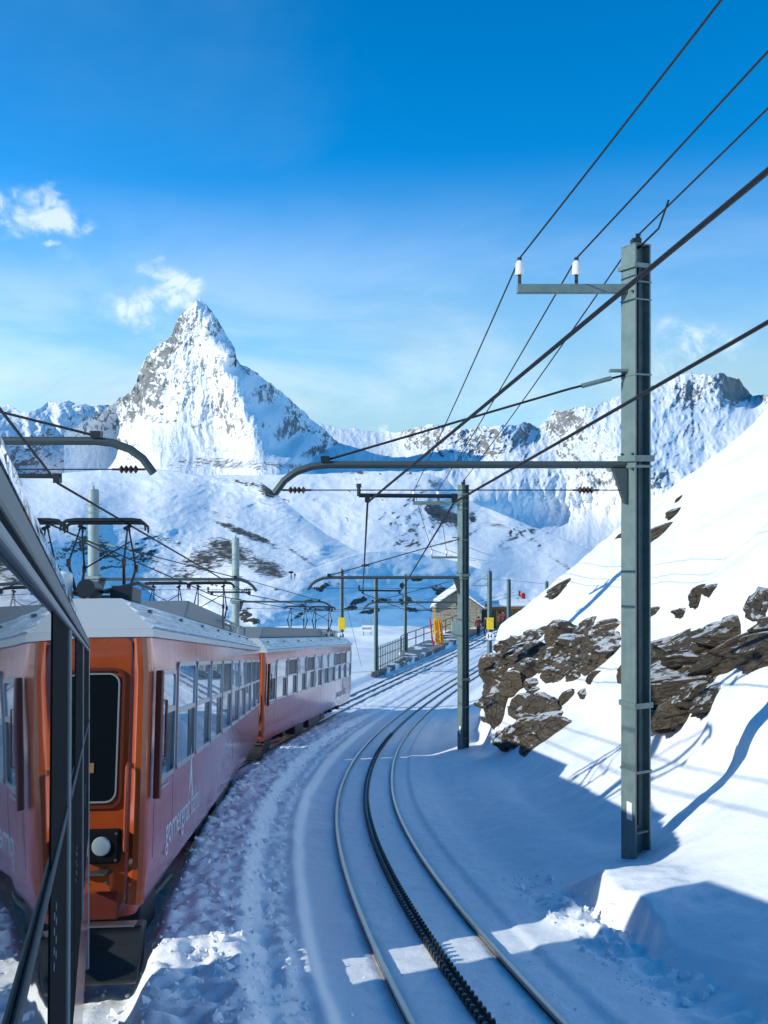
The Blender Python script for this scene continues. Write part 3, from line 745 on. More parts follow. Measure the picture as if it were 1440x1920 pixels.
def lettering(body, size, mat, parent, M, name='lettering', sx=1.0):
    me = text_mesh(body, size); me.materials.clear(); me.materials.append(MAT[mat])
    o = bpy.data.objects.new(name, me); link(o, parent); o.matrix_local = M @ Matrix.Diagonal((sx, 1, 1, 1)); return o


SIDE_M = lambda y, z, x: Matrix(((0, 0, 1, x), (1, 0, 0, y), (0, 1, 0, z), (0, 0, 0, 1)))   # text on the right-hand side
HW = 1.33


def body_shell(Lg, levels, rad=0.16):
    """loft of rounded plan outlines: levels = [(z, inset)]"""
    m = MB(); n = None; rings = []
    for (z, i) in levels:
        o = rrect(-HW + i, 0.0 + i * 0.5, HW - i, Lg - i * 0.5, rad, 5); n = len(o); rings.append([(p[0], p[1], z) for p in o])
    vs = [q for r in rings for q in r]; fs = [tuple(range(n))[::-1], tuple((len(rings) - 1) * n + k for k in range(n))]
    for i in range(len(rings) - 1):
        for k in range(n): fs.append((i * n + k, i * n + (k + 1) % n, (i + 1) * n + (k + 1) % n, (i + 1) * n + k))
    return m.add(vs, fs)


def window(parent, y0, y1, z0, z1, x, bar=0.52, dark=0.36, flip=False, upper_dark=False):
    f = MB(); s = 1 if x > 0 else -1
    o = rrect(y0, z0, y1, z1, 0.10, 4); i = rrect(y0 + 0.045, z0 + 0.045, y1 - 0.045, z1 - 0.045, 0.07, 4)
    f.ring(o, i, 'x', x - 0.004 * s, x + 0.022 * s)
    zb = z0 + (z1 - z0) * bar
    f.box((min(x, x + 0.02 * s), y0 + 0.03, zb - 0.025), (max(x, x + 0.02 * s), y1 - 0.03, zb + 0.025))
    fr = f.build('window', 'aluminium', parent)
    rn = random.Random(int(y0 * 100) + int(x * 10))
    def pane(a, b, c, d, mat):
        t1 = rn.uniform(-0.0035, 0.0035); t2 = rn.uniform(-0.003, 0.003)
        xa = x + 0.006 * s
        vs = [(xa + t1, a, c), (xa - t1, b, c), (xa - t1 + t2, b, d), (xa + t1 + t2, a, d), (x - 0.003 * s, a, c), (x - 0.003 * s, b, c), (x - 0.003 * s, b, d), (x - 0.003 * s, a, d)]
        MB().add(vs, [(0, 1, 2, 3), (4, 7, 6, 5), (0, 4, 5, 1), (1, 5, 6, 2), (2, 6, 7, 3), (3, 7, 4, 0)]).build('pane', mat, fr)
    ya, yb = y0 + 0.03, y1 - 0.03
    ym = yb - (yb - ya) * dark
    pane(ya, yb, zb + 0.01, z1 - 0.03, 'dark_glass' if upper_dark else 'window_glass')
    pane(ya, ym - 0.004, z0 + 0.03, zb - 0.01, 'window_glass')
    pane(ym + 0.004, yb, z0 + 0.03, zb - 0.01, 'dark_glass')  # darker strip of glass paints in the shaded jamb seen obliquely through the window
    return fr


def roof(parent, Lg, z0=2.75):
    # gutter band, ribbed silver flanks, mitred grey ends and top deck
    def ringpts(z, ix, iy): return [(-HW + ix, iy, z), (HW - ix, iy, z), (HW - ix, Lg - iy, z), (-HW + ix, Lg - iy, z)]
    g = MB(); a = ringpts(z0, -0.012, -0.012); b = ringpts(z0 + 0.07, 0.0, 0.0)
    vs = a + b; g.add(vs, [(3, 2, 1, 0), (4, 5, 6, 7)] + [(i, (i + 1) % 4, 4 + (i + 1) % 4, 4 + i) for i in range(4)])
    gut = g.build('gutter', 'roof_grey', parent)
    zt = z0 + 0.36; ix, iy = 0.36, 0.42
    c = ringpts(zt, ix, iy); e = MB(); base = ringpts(z0 + 0.071, 0.01, 0.01)
    e.add(base + c, [(0, 1, 5, 4), (2, 3, 7, 6), (4, 5, 6, 7), (3, 2, 1, 0)]).build('roof_deck', 'roof_grey', parent)
    for s in (1, -1):
        fl = MB(); n = 4
        for k in range(n):
            f0, f1 = k / n, (k + 1) / n
            def P(f, yy, up=0.0):
                xx = (HW - 0.01) * (1 - f) + (HW - ix) * f; zz = (z0 + 0.071) * (1 - f) + zt * f
                y = (0.01 * (1 - f) + iy * f); y = y if yy == 0 else Lg - y
                return (s * (xx + up * 0.75), y, zz + up * 0.62)
            q = [P(f0, 0, 0.03), P(f0, 1, 0.03), P(f1, 1, 0.0), P(f1, 0, 0.0), P(f0, 0, -0.01), P(f0, 1, -0.01), P(f1, 1, -0.02), P(f1, 0, -0.02)]
            fl.add(q, [(0, 1, 2, 3), (4, 7, 6, 5), (0, 4, 5, 1), (1, 5, 6, 2), (2, 6, 7, 3), (3, 7, 4, 0)])
        p = fl.build('roof_flank', 'roof_silver', parent)
        for k in range(int(Lg / 2.2)):
            yy = 1.0 + 2.2 * k
            MB().box((s * 1.13 - 0.02, yy, z0 + 0.245), (s * 1.13 + 0.02, yy + 0.07, z0 + 0.285)).build('roof_cleat', 'grey_trim', p)
    return zt


def pantograph(parent, y, xc, z0, z1):
    """one insulated collector head: folding arms, cross braces and a horned bow"""
    P = empty('pantograph', (xc, y, z0), parent=parent); H = z1 - z0
    fr = MB()
    for s in (-1, 1):
        fr.tube([(s * 0.32, -0.45, 0.05), (s * 0.32, 0.45, 0.05)], 0.022, 6)
        for yy in (-0.35, 0.35): fr.tube([(s * 0.32, yy, -0.12), (s * 0.32, yy, 0.05)], 0.045, 8)
    for yy in (-0.45, 0.45): fr.tube([(-0.34, yy, 0.05), (0.34, yy, 0.05)], 0.02, 6)
    fr.build('base_frame', 'black_iron', P)
    ap = H - 0.10
    for yy in (-1, 1):
        for s in (-1, 1):
            kn = Vector((s * 0.34, yy * 0.42, 0.42 * H)); top = Vector((s * 0.30, yy * 0.05, ap))
            lo = MB().tube([(s * 0.30, yy * 0.12, 0.05), kn], [0.026, 0.017], 6); lo.tube([kn - Vector((0, 0, 0.05)), kn + Vector((0, 0, 0.05))], 0.03, 6); lo.build('lower_arm', 'black_iron', P)
            MB().tube([kn, top], [0.015, 0.011], 6).build('upper_arm', 'black_iron', P)
        a = Vector((-0.34, yy * 0.42, 0.42 * H)); b = Vector((0.30, yy * 0.05, ap)); c = Vector((0.34, yy * 0.42, 0.42 * H)); d = Vector((-0.30, yy * 0.05, ap))
        MB().tube([a, c.lerp(b, 0.7)] if yy > 0 else [c, a.lerp(d, 0.7)], 0.010, 6).build('cross_brace', 'black_iron', P)
    for s in (-1, 1):
        hd = MB().tube([(s * 0.30, -0.1, ap - 0.03), (s * 0.30, 0.0, ap + 0.05), (s * 0.30, 0.1, ap - 0.03)], 0.016, 6); hd.tube([(s * 0.24, 0, ap), (s * 0.34, 0, ap + 0.04)], 0.022, 6)
        hd.build('head_spring', 'black_iron', P)
    for yy in (-0.11, 0.11):
        pts = [(-0.54, yy, H - 0.14), (-0.535, yy, H - 0.06), (-0.47, yy, H - 0.01), (-0.36, yy, H), (0.36, yy, H), (0.47, yy, H - 0.01), (0.535, yy, H - 0.06), (0.54, yy, H - 0.14)]
        MB().tube(pts, [0.012, 0.018, 0.026, 0.03, 0.03, 0.026, 0.018, 0.012], 6).build('contact_bow', 'black_iron', P)
    return P


def carriage(loc, head, slope, Lg, label, win_start, win_n, win_pitch, pans, logo_y, first_half=False, fairings=((2.2, 9.5),), upper_dark=()):
    C_ = empty('passenger_carriage', loc, (-math.atan(slope), 0, -head)); tag(C_, label, 'train carriage', 'coupled carriages of the red mountain train')
    C_.rotation_mode = 'XYZ'
    b = body_shell(Lg, [(0.45, 0.10), (0.62, 0.035), (0.85, 0.0), (2.45, 0.0), (2.75, 0.028)]).build('body', 'side_paint', C_, smooth=True)
    roof(C_, Lg)
    # end face towards the camera: orange panel, two windscreens, rails, lamps
    e = MB(); e.prism(rrect(-1.16, 0.55, 1.16, 2.74, 0.06), 'y', -0.012, 0.03); face = e.build('end_panel', 'orange_paint', C_, smooth=True)
    for s in (-1, 1):
        MB().tube([(s * 1.24, 0.045, 0.56), (s * 1.25, 0.04, 0.85), (s * 1.25, 0.04, 2.44), (s * 1.22, 0.055, 2.74)], 0.075, 10).build('corner_post', 'orange_paint', C_, smooth=True)
    for s in (-1, 1):
        x0, x1 = (0.16, 1.10) if s > 0 else (-1.10, -0.16)
        o = rrect(x0 - 0.02, 1.33, x1 + 0.02, 2.49, 0.10); i = rrect(x0 + 0.005, 1.355, x1 - 0.005, 2.465, 0.085); w = MB(); w.ring(o, i, 'y', -0.034, -0.010); wf = w.build('windscreen_surround', 'dark_red_paint', C_)
        o = rrect(x0 + 0.025, 1.375, x1 - 0.025, 2.445, 0.09); i = rrect(x0 + 0.038, 1.388, x1 - 0.038, 2.432, 0.08); MB().ring(o, i, 'y', -0.032, -0.010).build('gasket', 'grey_trim', wf)
        MB().prism(rrect(x0 + 0.035, 1.385, x1 - 0.035, 2.435, 0.08), 'y', -0.020, -0.011).build('windscreen', 'dark_glass', wf)
        MB().box((x0 + 0.16, -0.026, 1.62), (x1 - 0.22, -0.021, 1.70)).build('dashboard_edge', 'wood', wf)
        hx = s * 1.165
        MB().tube([(hx, -0.012, 0.98), (hx, -0.07, 1.0), (hx, -0.075, 1.08), (hx, -0.075, 1.60), (hx, -0.07, 1.67), (hx, -0.012, 1.69)], 0.016, 8).build('handrail', 'orange_paint', C_, smooth=True)
        MB().tube([(x0 + 0.30, -0.035, 1.33), (x0 + 0.30, -0.055, 1.36), (x0 + 0.22, -0.05, 1.95)], 0.009, 5).build('wiper', 'matte_black', C_)
        MB().tube([(s * 0.55, -0.03, 0.60), (s * 0.55, -0.16, 0.52), (s * 0.50, -0.24, 0.34), (s * 0.42, -0.26, 0.28)], 0.022, 8).build('brake_hose', 'matte_black', C_)
        lx = s * 0.98
        lb = MB().box((lx - 0.15, -0.10, 0.90), (lx + 0.15, -0.012, 1.17)).build('headlight', 'matte_black', C_, bevel=0.02)
        MB().tube([(lx, -0.10, 1.04), (lx, -0.118, 1.04), (lx, -0.125, 1.04)], [0.078, 0.07, 0.04], 20).build('lens', 'lamp_glass', lb, smooth=True)
        for (bx, bz) in ((-0.12, 0.93), (0.12, 0.93), (-0.12, 1.14), (0.12, 1.14)):
            MB().cyl((lx + bx, -0.10, bz), (lx + bx, -0.108, bz), 0.012, 8).build('screw', 'aluminium', lb)
        st_ = MB().box((lx - 0.14, -0.16, 0.70), (lx + 0.10, -0.012, 0.83)).build('step_bracket', 'orange_paint', C_, bevel=0.01)
        MB().box((lx - 0.16, -0.22, 0.835), (lx + 0.06, -0.02, 0.85)).build('tread', 'aluminium', st_)
        for bx in (-0.10, 0.06):
            MB().cyl((lx + bx, -0.16, 0.77), (lx + bx, -0.172, 0.77), 0.013, 8).build('bolt', 'aluminium', st_)
        MB().box((s * 1.385 - 0.03, 0.10, 1.38), (s * 1.385 + 0.03, 0.20, 2.46)).build('mirror_post', 'dark_red_paint', C_, bevel=0.012)
        MB().tube([(s * 1.37, 0.26, 1.72), (s * 1.43, 0.26, 1.72), (s * 1.43, 0.26, 2.2), (s * 1.37, 0.26, 2.2)], 0.013, 6).build('door_rail', 'dark_red_paint', C_)
    MB().box((-1.12, -0.03, 0.45), (1.12, -0.008, 0.66)).build('buffer_beam', 'dark_red_paint', C_, bevel=0.02)
    pl = MB(); pl.prism([(-0.12, 0.42), (-0.115, 0.36), (-0.14, 0.28), (-0.18, 0.20), (-0.25, 0.12), (-0.33, 0.06), (-0.30, 0.03), (-0.16, 0.05), (-0.02, 0.10), (0.10, 0.42)], 'x', -1.34, 1.34)
    pw = pl.build('snow_plough', 'black_iron', C_, bevel=0.02)
    for xx in (-0.9, -0.3, 0.3, 0.9): MB().box((xx - 0.012, -0.22, 0.14), (xx + 0.012, -0.10, 0.40)).build('blade_rib', 'black_iron', pw)
    MB().box((-1.3, -0.16, 0.425), (1.28, -0.02, 0.44)).build('plough_tread', 'aluminium', pw)
    MB().cyl((0, -0.75, 0.62), (0, -0.03, 0.62), 0.09, 10).build('coupler', 'black_iron', C_)
    # side windows, right and left
    for s in (1, -1):
        x = s * HW
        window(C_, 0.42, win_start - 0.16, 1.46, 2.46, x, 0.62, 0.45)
        for k in range(win_n):
            y0 = win_start + k * win_pitch
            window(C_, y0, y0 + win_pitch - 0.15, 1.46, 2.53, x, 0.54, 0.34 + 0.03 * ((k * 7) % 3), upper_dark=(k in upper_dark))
        MB().box((min(x, x + s * 0.03), 0.50, 1.40), (max(x, x + s * 0.03), 1.0, 1.425)).build('door_sill', 'aluminium', C_)
    for s in (1, -1):
        for ys_ in (0.34, win_start - 0.10, Lg * 0.52, Lg - 0.5):
            MB().box((s * (HW + 0.001) - 0.0008, ys_, 0.86), (s * (HW + 0.001) + 0.0008, ys_ + 0.007, 1.44 if ys_ > 2 else 2.44)).build('panel_seam', 'matte_black', C_)
    # running gear
    for yc in (2.9, Lg - 2.9):
        bg = MB(); bg.box((-0.95, yc - 1.25, 0.24), (0.95, yc + 1.25, 0.50)).build('bogie', 'matte_black', C_)
        for yy in (-0.9, 0.9):
            for s in (-1, 1):
                w = MB().cyl((s * 0.50, yc + yy, 0.34), (s * 0.60, yc + yy, 0.34), 0.34, 24).build('wheel', 'black_iron', C_)
                MB().box((s * 1.02 - 0.07, yc + yy - 0.16, 0.22), (s * 1.02 + 0.07, yc + yy + 0.16, 0.44)).build('axle_box', 'black_iron', C_, bevel=0.02)
    for (ya, yb, xx) in ((5.2, 6.6, 0.92), (7.4, 9.6, 0.95), (10.2, 11.0, 0.88), (0.5, 1.3, 1.0)):
        for s in (-1, 1): MB().box((s * xx - 0.22, ya, 0.14), (s * xx + 0.22, yb, 0.47)).build('equipment_box', 'black_iron', C_, bevel=0.02)
    MB().tube([(1.18, 1.2, 0.33), (1.20, 2.3, 0.30)], 0.03, 8).build('step_tube', 'black_iron', C_)
    # roof gear
    for (ya, yb) in fairings:
        fa = MB(); fa.prism([(ya, 3.10), (ya + 0.5, 3.42), (yb - 1.6, 3.42), (yb, 3.10)], 'x', -0.72, 0.86); fb = fa.build('roof_fairing', 'fairing_grey', C_, bevel=0.03)
        MB().box((-0.74, ya + 0.1, 3.112), (0.885, yb - 0.1, 3.15)).build('fairing_foot', 'black_iron', fb)
    for (yp, xm) in pans:
        MB().box((xm - 1.0, yp - 0.75, 3.112), (xm + 1.02, yp + 0.75, 3.20)).build('pantograph_frame', 'black_iron', C_)
        for dx in (-0.52, 0.52): pantograph(C_, yp, xm + dx, 3.34, 4.34)
    for s in (-0.78, 0.98):
        for k in range(3):
            ya = Lg - 6.0 + k * 1.9
            MB().tube([(s, ya, 3.13), (s, ya, 3.30), (s, ya + 1.6, 3.30), (s, ya + 1.6, 3.13)], 0.022, 6).build('roof_rail', 'mast_light', C_)
    MB().box((-0.6, Lg - 1.6, 3.112), (0.75, Lg - 0.6, 3.36)).build('roof_box', 'grey_trim', C_, bevel=0.02)
    # operator lettering with the peak drawing
    lettering('gornergrat bahn', 0.40, 'white_letter', C_, SIDE_M(logo_y, 0.82, HW + 0.004), sx=1.0)
    pk = [(1.92, 1.02), (2.02, 1.18), (2.08, 1.30), (2.12, 1.55), (2.16, 1.62), (2.20, 1.40), (2.26, 1.24), (2.36, 1.02), (2.28, 1.05), (2.20, 1.20), (2.14, 1.30), (2.08, 1.16)]
    MB().prism([(logo_y - 0.35 + a, b - 0.02) for a, b in pk], 'x', HW + 0.001, HW + 0.006).build('logo_peak', 'white_letter', C_)
    return C_


def place_carriage(corner, head, slope, Lg, **k):
    """corner = foot of the near right-hand corner at rail level"""
    z = float(np.interp(corner[1], _y, _z)); loc = Vector((corner[0], corner[1], z)) - Vector((math.cos(head), -math.sin(head), 0)) * HW
    return carriage(loc, head, slope, Lg, **k)


car2 = place_carriage((-1.98, 7.95), R(-3.9), 0.178, 16.1, label='orange carriage whose end with round headlamp faces us, middle of the train', win_start=1.56, win_n=9, win_pitch=1.58, pans=((4.1, -0.52), (14.6, -0.28)), logo_y=1.05, fairings=((5.6, 12.6),), upper_dark=(3, 6, 7, 8))
MB().tube([(0.36, 0.75, 3.11), (0.36, 0.75, 3.36), (0.36, 0.75, 3.385)], [0.085, 0.085, 0.06], 16).build('roof_beacon', 'porcelain', car2, smooth=True)
MB().tube([(0.60, 0.62, 3.22), (0.60, 0.98, 3.22)], 0.085, 16).build('horn', 'black_iron', car2, smooth=True)
MB().box((0.74, 1.0, 3.112), (0.96, 1.5, 3.27)).build('roof_box', 'black_iron', car2, bevel=0.02)
MB().tube([(0.70, 0.85, 3.2), (0.90, 1.6, 3.34), (0.90, 2.6, 3.34)], 0.02, 6).build('cable_duct', 'black_iron', car2)
car3 = place_carriage((-3.12, 25.0), R(6.0), 0.152, 16.6, label='farthest red carriage, at the tail near the station platform', win_start=1.30, win_n=10, win_pitch=1.50, pans=((15.2, -0.30),), logo_y=12.3, fairings=((1.2, 12.8),), upper_dark=(1, 3, 7, 8))


# the carriage the picture is taken from: only its outer side skims past the lens
def own_carriage():
    head = R(-16.2); slope = 0.18; d = 0.098
    loc = Vector((0, 0, -2.6)) - Vector((math.cos(head), -math.sin(head), 0)) * (HW + d)
    C_ = empty('passenger_carriage', loc, (-math.atan(slope), 0, -head)); tag(C_, 'nearest carriage, its dark window side skimming along the picture edge', 'train carriage', 'coupled carriages of the red mountain train')
    y0, y1 = -9.0, 7.05; x = HW
    zc = 2.6 * math.cos(math.atan(slope))          # camera height in the carriage frame
    b = MB(); b.prism([(-HW, 0.45), (x - 0.06, 0.45), (x, 0.8), (x, zc + 0.11), (-HW, zc + 0.11)], 'y', y0, y1); b.build('body', 'matte_black', C_)
    # lower red body panel and end post
    MB().box((x + 0.001, y0, 0.85), (x + 0.006, y1 - 0.02, 1.40)).build('side_panel', 'side_paint', C_)
    zr, zb, zt = zc - 0.37, 1.42, zc + 0.11
    # panes and posts along the side: (start, end)
    for (a, c) in ((-1.6, 1.50), (-5.0, -1.9), (-8.5, -5.3)):
        MB().box((x + 0.001, a, zb), (x + 0.006, c, zt)).build('window_pane', 'glass', C_)
    for (a, c) in ((2.62, 3.22), (4.62, 5.20)):
        MB().box((x + 0.001, a, zr + 0.03), (x + 0.006, c, zt)).build('window_pane', 'glass', C_)
    for (a, c) in ((1.52, 2.36), (3.24, 4.46), (5.22, 6.9)):
        p = MB().box((x + 0.001, a, zb), (x + 0.008, c, zt)).build('window_post', 'matte_black', C_)
        for i in range(2):
            for k in range(4):
                yy = a + 0.14 + i * 0.085 * (1 + 0.5 * (a > 3)); zz = zr - 0.085 - k * 0.028 - (0.008 if k > 1 else 0) - (0.20 if a > 3 else 0.02)
                MB().cyl((x + 0.008, yy, zz), (x + 0.0095, yy, zz), 0.008, 8).build('frit_dot', 'grey_trim', p)
    for (a, c) in ((2.40, 2.56), (4.48, 4.60)):
        MB().box((x + 0.001, a, zb), (x + 0.014, c, zt)).build('gasket_strip', 'own_trim', C_, bevel=0.004)
    MB().box((x + 0.001, 2.61, zb), (x + 0.007, 3.23, zr + 0.02)).build('lower_panel', 'matte_black', C_)
    MB().box((x + 0.001, 4.61, zb), (x + 0.007, 5.21, zr + 0.02)).build('lower_panel', 'matte_black', C_)
    for (a, c) in ((-1.6, 2.37), (2.61, 4.47), (4.61, 6.9)):
        MB().box((x + 0.006, a, zr - 0.006), (x + 0.015, c, zr + 0.012)).build('window_bar', 'dark_trim', C_, bevel=0.004)
    MB().box((x + 0.001, y0, zt + 0.002), (x + 0.016, y1 - 0.02, zt + 0.018)).build('window_head_trim', 'grey_trim', C_, bevel=0.004)
    MB().box((x - 0.01, y0, zt + 0.021), (x + 0.010, y1 - 0.02, zt + 0.034)).build('head_shadow_gap', 'matte_black', C_)
    MB().box((x - 0.02, y0, zt + 0.036), (x + 0.012, y1 - 0.02, zt + 0.075)).build('cant_rail', 'own_trim', C_, bevel=0.006)
    # glossy roof flank turning over
    r = MB(); pts = []
    for k in range(13):
        a = R(90 * k / 12); pts.append((x - 0.30 + 0.31 * math.cos(a) ** 0.9, zt + 0.08 + 0.17 * math.sin(a)))
    poly = pts + [(-x + 0.30 - 0.31 * math.cos(R(90 * k / 12)), zt + 0.08 + 0.17 * math.sin(R(90 * k / 12))) for k in range(12, -1, -1)]
    o = r.prism(poly, 'y', y0, y1).build('roof', 'roof_gloss', C_, smooth=True)
    e = MB(); e.box((x - 0.20, y1 + 0.001, 0.5), (x + 0.012, y1 + 0.03, zt + 0.05)); e.build('end_post', 'grey_trim', C_, bevel=0.008)
    MB().box((-0.8, -4.6, zt + 0.25), (0.7, -0.4, zt + 0.66)).build('roof_fairing', 'fairing_grey', C_, bevel=0.03)
    MB().prism([(1.5, zt + 0.25), (1.9, zt + 0.62), (4.4, zt + 0.72), (4.9, zt + 0.25)], 'x', -0.8, 0.75).build('roof_fairing', 'fairing_grey', C_, bevel=0.03)
    MB().box((0.2, 5.3, zt + 0.25), (0.6, 5.8, zt + 0.50)).build('roof_box', 'grey_trim', C_, bevel=0.02)
    for dx in (-0.8, 0.24): pantograph(C_, 0.9, dx, zt + 0.45, zt + 1.5)
    return C_


own_carriage()


# ------------------------------------------------------------------ catenary masts and wires
def h_beam(z0, z1, fw=0.25, dp=0.22, tk=0.018):
    m = MB()
    m.box((-dp / 2, -fw / 2, z0), (-dp / 2 + tk, fw / 2, z1)); m.box((dp / 2 - tk, -fw / 2, z0), (dp / 2, fw / 2, z1)); m.box((-dp / 2 + tk, -tk / 2, z0), (dp / 2 - tk, tk / 2, z1))
    return m


def insulator_string(p, q, parent, mat='brown_insulator', k=4):
    p, q = Vector(p), Vector(q); m = MB().tube([p, q], 0.013, 6)
    for i in range(k):
        c = p.lerp(q, 0.28 + 0.44 * i / max(k - 1, 1)); d = (q - p).normalized()
        m.tube([c - d * 0.02, c, c + d * 0.02], [0.02, 0.045, 0.02], 10)
    return m.build('span_insulator', mat, parent)


def mast(base, zr, side, arm_len, label, mat='mast_steel', rot=25, top=7.32, fw=0.25, dp=0.22, arm=True, cross=True, reg=(), style='H', arm_z=4.83, base_z=None, group='overhead line masts along the railway'):
    """base x,y ; zr rail level there ; side -1 arm reaches left, +1 right"""
    gz = ground_at(base[0], base[1]) if base_z is None else base_z
    zb = gz - 0.35
    M = empty('catenary_mast', (base[0], base[1], zr)); tag(M, label, 'mast', group)
    lo = zb - zr
    if style == 'H':
        p = h_beam(lo, top, fw, dp).build('pole', mat, M); p.rotation_euler = (0, 0, R(rot))
        MB().box((-dp / 2 - 0.004, -fw / 2 - 0.004, top), (dp / 2 + 0.004, fw / 2 + 0.004, top + 0.012)).build('cap', mat, M).rotation_euler = (0, 0, R(rot))
        bp = MB().box((-dp / 2 + 0.03, -fw / 2 + 0.005, gz - zr + 0.28), (dp / 2 - 0.03, -0.012, gz - zr + 0.30)).build('base_stiffener', mat, M); bp.rotation_euler = (0, 0, R(rot))
        MB().tube([(0.01, -0.03, gz - zr + 0.34), (0.015, -0.03, 2.0), (0.005, -0.03, 4.0), (0.01, -0.03, top - 0.2)], 0.012, 6).build('earth_cable', 'conduit', M).rotation_euler = (0, 0, R(rot))
    else:
        MB().tube([(0, 0, lo), (0, 0, top - 0.05), (0, 0, top)], [dp / 2, dp / 2 * 0.88, dp / 2 * 0.7], 16).build('pole', mat, M, smooth=True)
        MB().tube([(0, 0, top), (0, 0, top + 0.10)], 0.03, 8).build('cap', mat, M)
    if arm and cross:
        MB().box((-dp / 2 - 0.006, -0.07, gz - zr + 0.42), (-dp / 2 - 0.001, 0.02, gz - zr + 0.62)).build('number_plate', 'sign_white', M).rotation_euler = (0, 0, R(rot))
        for zz in (6.79, 6.89, 4.78, 4.95):
            for yy in (-0.09, 0.09): MB().tube([(-dp / 2 - 0.03, yy, zz), (-dp / 2, yy, zz)], 0.014, 6).build('bolt', 'arm_steel', M).rotation_euler = (0, 0, R(rot))
    def band(z, k=0.02, h=0.05, nm='clamp_band'):
        o = MB().box((-dp / 2 - k, -fw / 2 - k, z - h / 2), (dp / 2 + k, -fw / 2 - 0.001, z + h / 2)); o.box((-dp / 2 - k, fw / 2 + 0.001, z - h / 2), (dp / 2 + k, fw / 2 + k, z + h / 2))
        o.box((-dp / 2 - k, -fw / 2 - 0.001, z - h / 2), (-dp / 2 - 0.001, fw / 2 + 0.001, z + h / 2)); o.box((dp / 2 + 0.001, -fw / 2 - 0.001, z - h / 2), (dp / 2 + k, fw / 2 + 0.001, z + h / 2))
        x = o.build(nm, mat, M); x.rotation_euler = (0, 0, R(rot)) if style == 'H' else (0, 0, 0)
    s = side
    if arm:
        e = s * arm_len; az = arm_z
        pts = [(s * dp / 2, 0, az), (e - s * 0.60, 0, az), (e - s * 0.42, 0, az - 0.02), (e - s * 0.24, 0, az - 0.085), (e - s * 0.11, 0, az - 0.18), (e, 0, az - 0.33)]
        MB().tube(pts, 0.042, 8).build('bracket_arm', 'arm_steel', M, smooth=True)
        band(az + 0.07, 0.03, 0.07); band(az - 0.02, 0.012, 0.03)
        MB().prism([(s * dp / 2, az - 0.04), (s * (dp / 2 + 0.16), az - 0.04), (s * (dp / 2 + 0.03), az - 0.44), (s * dp / 2, az - 0.44)], 'y', -0.06, 0.06).build('arm_bracket', 'arm_steel', M)
        sz = az - 0.29
        MB().tube([(e - s * 0.07, 0, sz), (s * dp / 2, 0, sz)], 0.007, 5).build('span_wire', 'wire', M)
        insulator_string((e - s * 0.09, 0, sz), (e - s * 0.42, 0, sz), M); insulator_string((s * 0.42, 0, sz), (s * 0.72, 0, sz), M)
        MB().tube([(s * dp / 2, 0, 5.86), (s * 0.75, 0, 5.70), (e - s * 0.58, 0, az + 0.05)], 0.015, 6).build('stay_rod', 'wire', M)
        MB().tube([(s * 0.28, 0, 5.82), (s * 0.62, 0, 5.73)], 0.028, 8).build('turnbuckle', mat, M); MB().box((e - s * 0.58 - 0.05, -0.05, az + 0.03), (e - s * 0.58 + 0.05, 0.05, az + 0.10)).build('stay_clamp', 'black_iron', M)
        MB().box((min(0, s * 0.3), -0.05, 5.89), (max(0, s * 0.3), 0.05, 5.92)).build('stay_plate', mat, M); band(5.85, 0.008, 0.02)
        band(6.9, 0.008, 0.015); band(6.7, 0.008, 0.015); band(2.1, 0.02, 0.06); band(1.35, 0.01, 0.03)
        if reg:
            x0, x1 = min(reg) - base[0], max(reg) - base[0]
            rg = MB().tube([(x0 - 0.10, 0, az - 0.35), (x1 + 0.04, 0, az - 0.36)], 0.024, 8); rg.tube([(x0 - 0.10, 0, az - 0.36), (x0 - 0.10, 0, az - 0.24)], 0.022, 8); rg.tube([(x0 - 0.10, 0, az - 0.26), (x0 - 0.10, 0, az - 0.215)], 0.03, 8)
            ra = rg.build('registration_arm', 'black_iron', M)
            for xx in (x0, x1):
                MB().box((xx - 0.03, -0.05, az - 0.43), (xx + 0.03, 0.05, az - 0.33)).build('wire_clamp', 'black_iron', ra)
    if cross:
        L_ = 1.36
        ca = MB().box((min(s * L_, s * dp / 2), -0.05, 6.79), (max(s * L_, s * dp / 2), 0.05, 6.89)); c = ca.build('cross_arm', 'mast_steel', M, bevel=0.006)
        for xx in (L_ - 0.03, L_ - 0.68):
            ins = MB().tube([(s * xx, 0, 7.00), (s * xx, 0, 7.13), (s * xx, 0, 7.17)], [0.050, 0.046, 0.02], 14); i_ = ins.build('insulator', 'porcelain', c, smooth=True)
            MB().tube([(s * xx, 0, 6.88), (s * xx, 0, 7.0)], 0.02, 8).build('insulator_pin', 'black_iron', i_); MB().tube([(s * xx, 0, 7.16), (s * xx, 0, 7.20)], 0.026, 8).build('wire_tie', 'black_iron', i_)
        band(7.08, 0.03, 0.05)
        MB().box((-0.05, -0.06, top + 0.013), (0.05, 0.06, top + 0.09)).build('top_clamp', 'black_iron', M)
        MB().tube([(0.02, 0, top + 0.09), (0.02, -0.03, top + 0.14)], 0.03, 8).build('top_insulator', 'black_iron', M)
    return M


def zrail(y): return float(np.interp(y, _y, _z))


Y1, Y2, Y3 = 11.1, 26.2, 43.5
RIGHT = [(2.88, Y1, -1), (2.14, Y2, -1), (3.48, Y3, -1)]


def wires_x(y, off): return float(np.interp(y, _y, _x)) + off


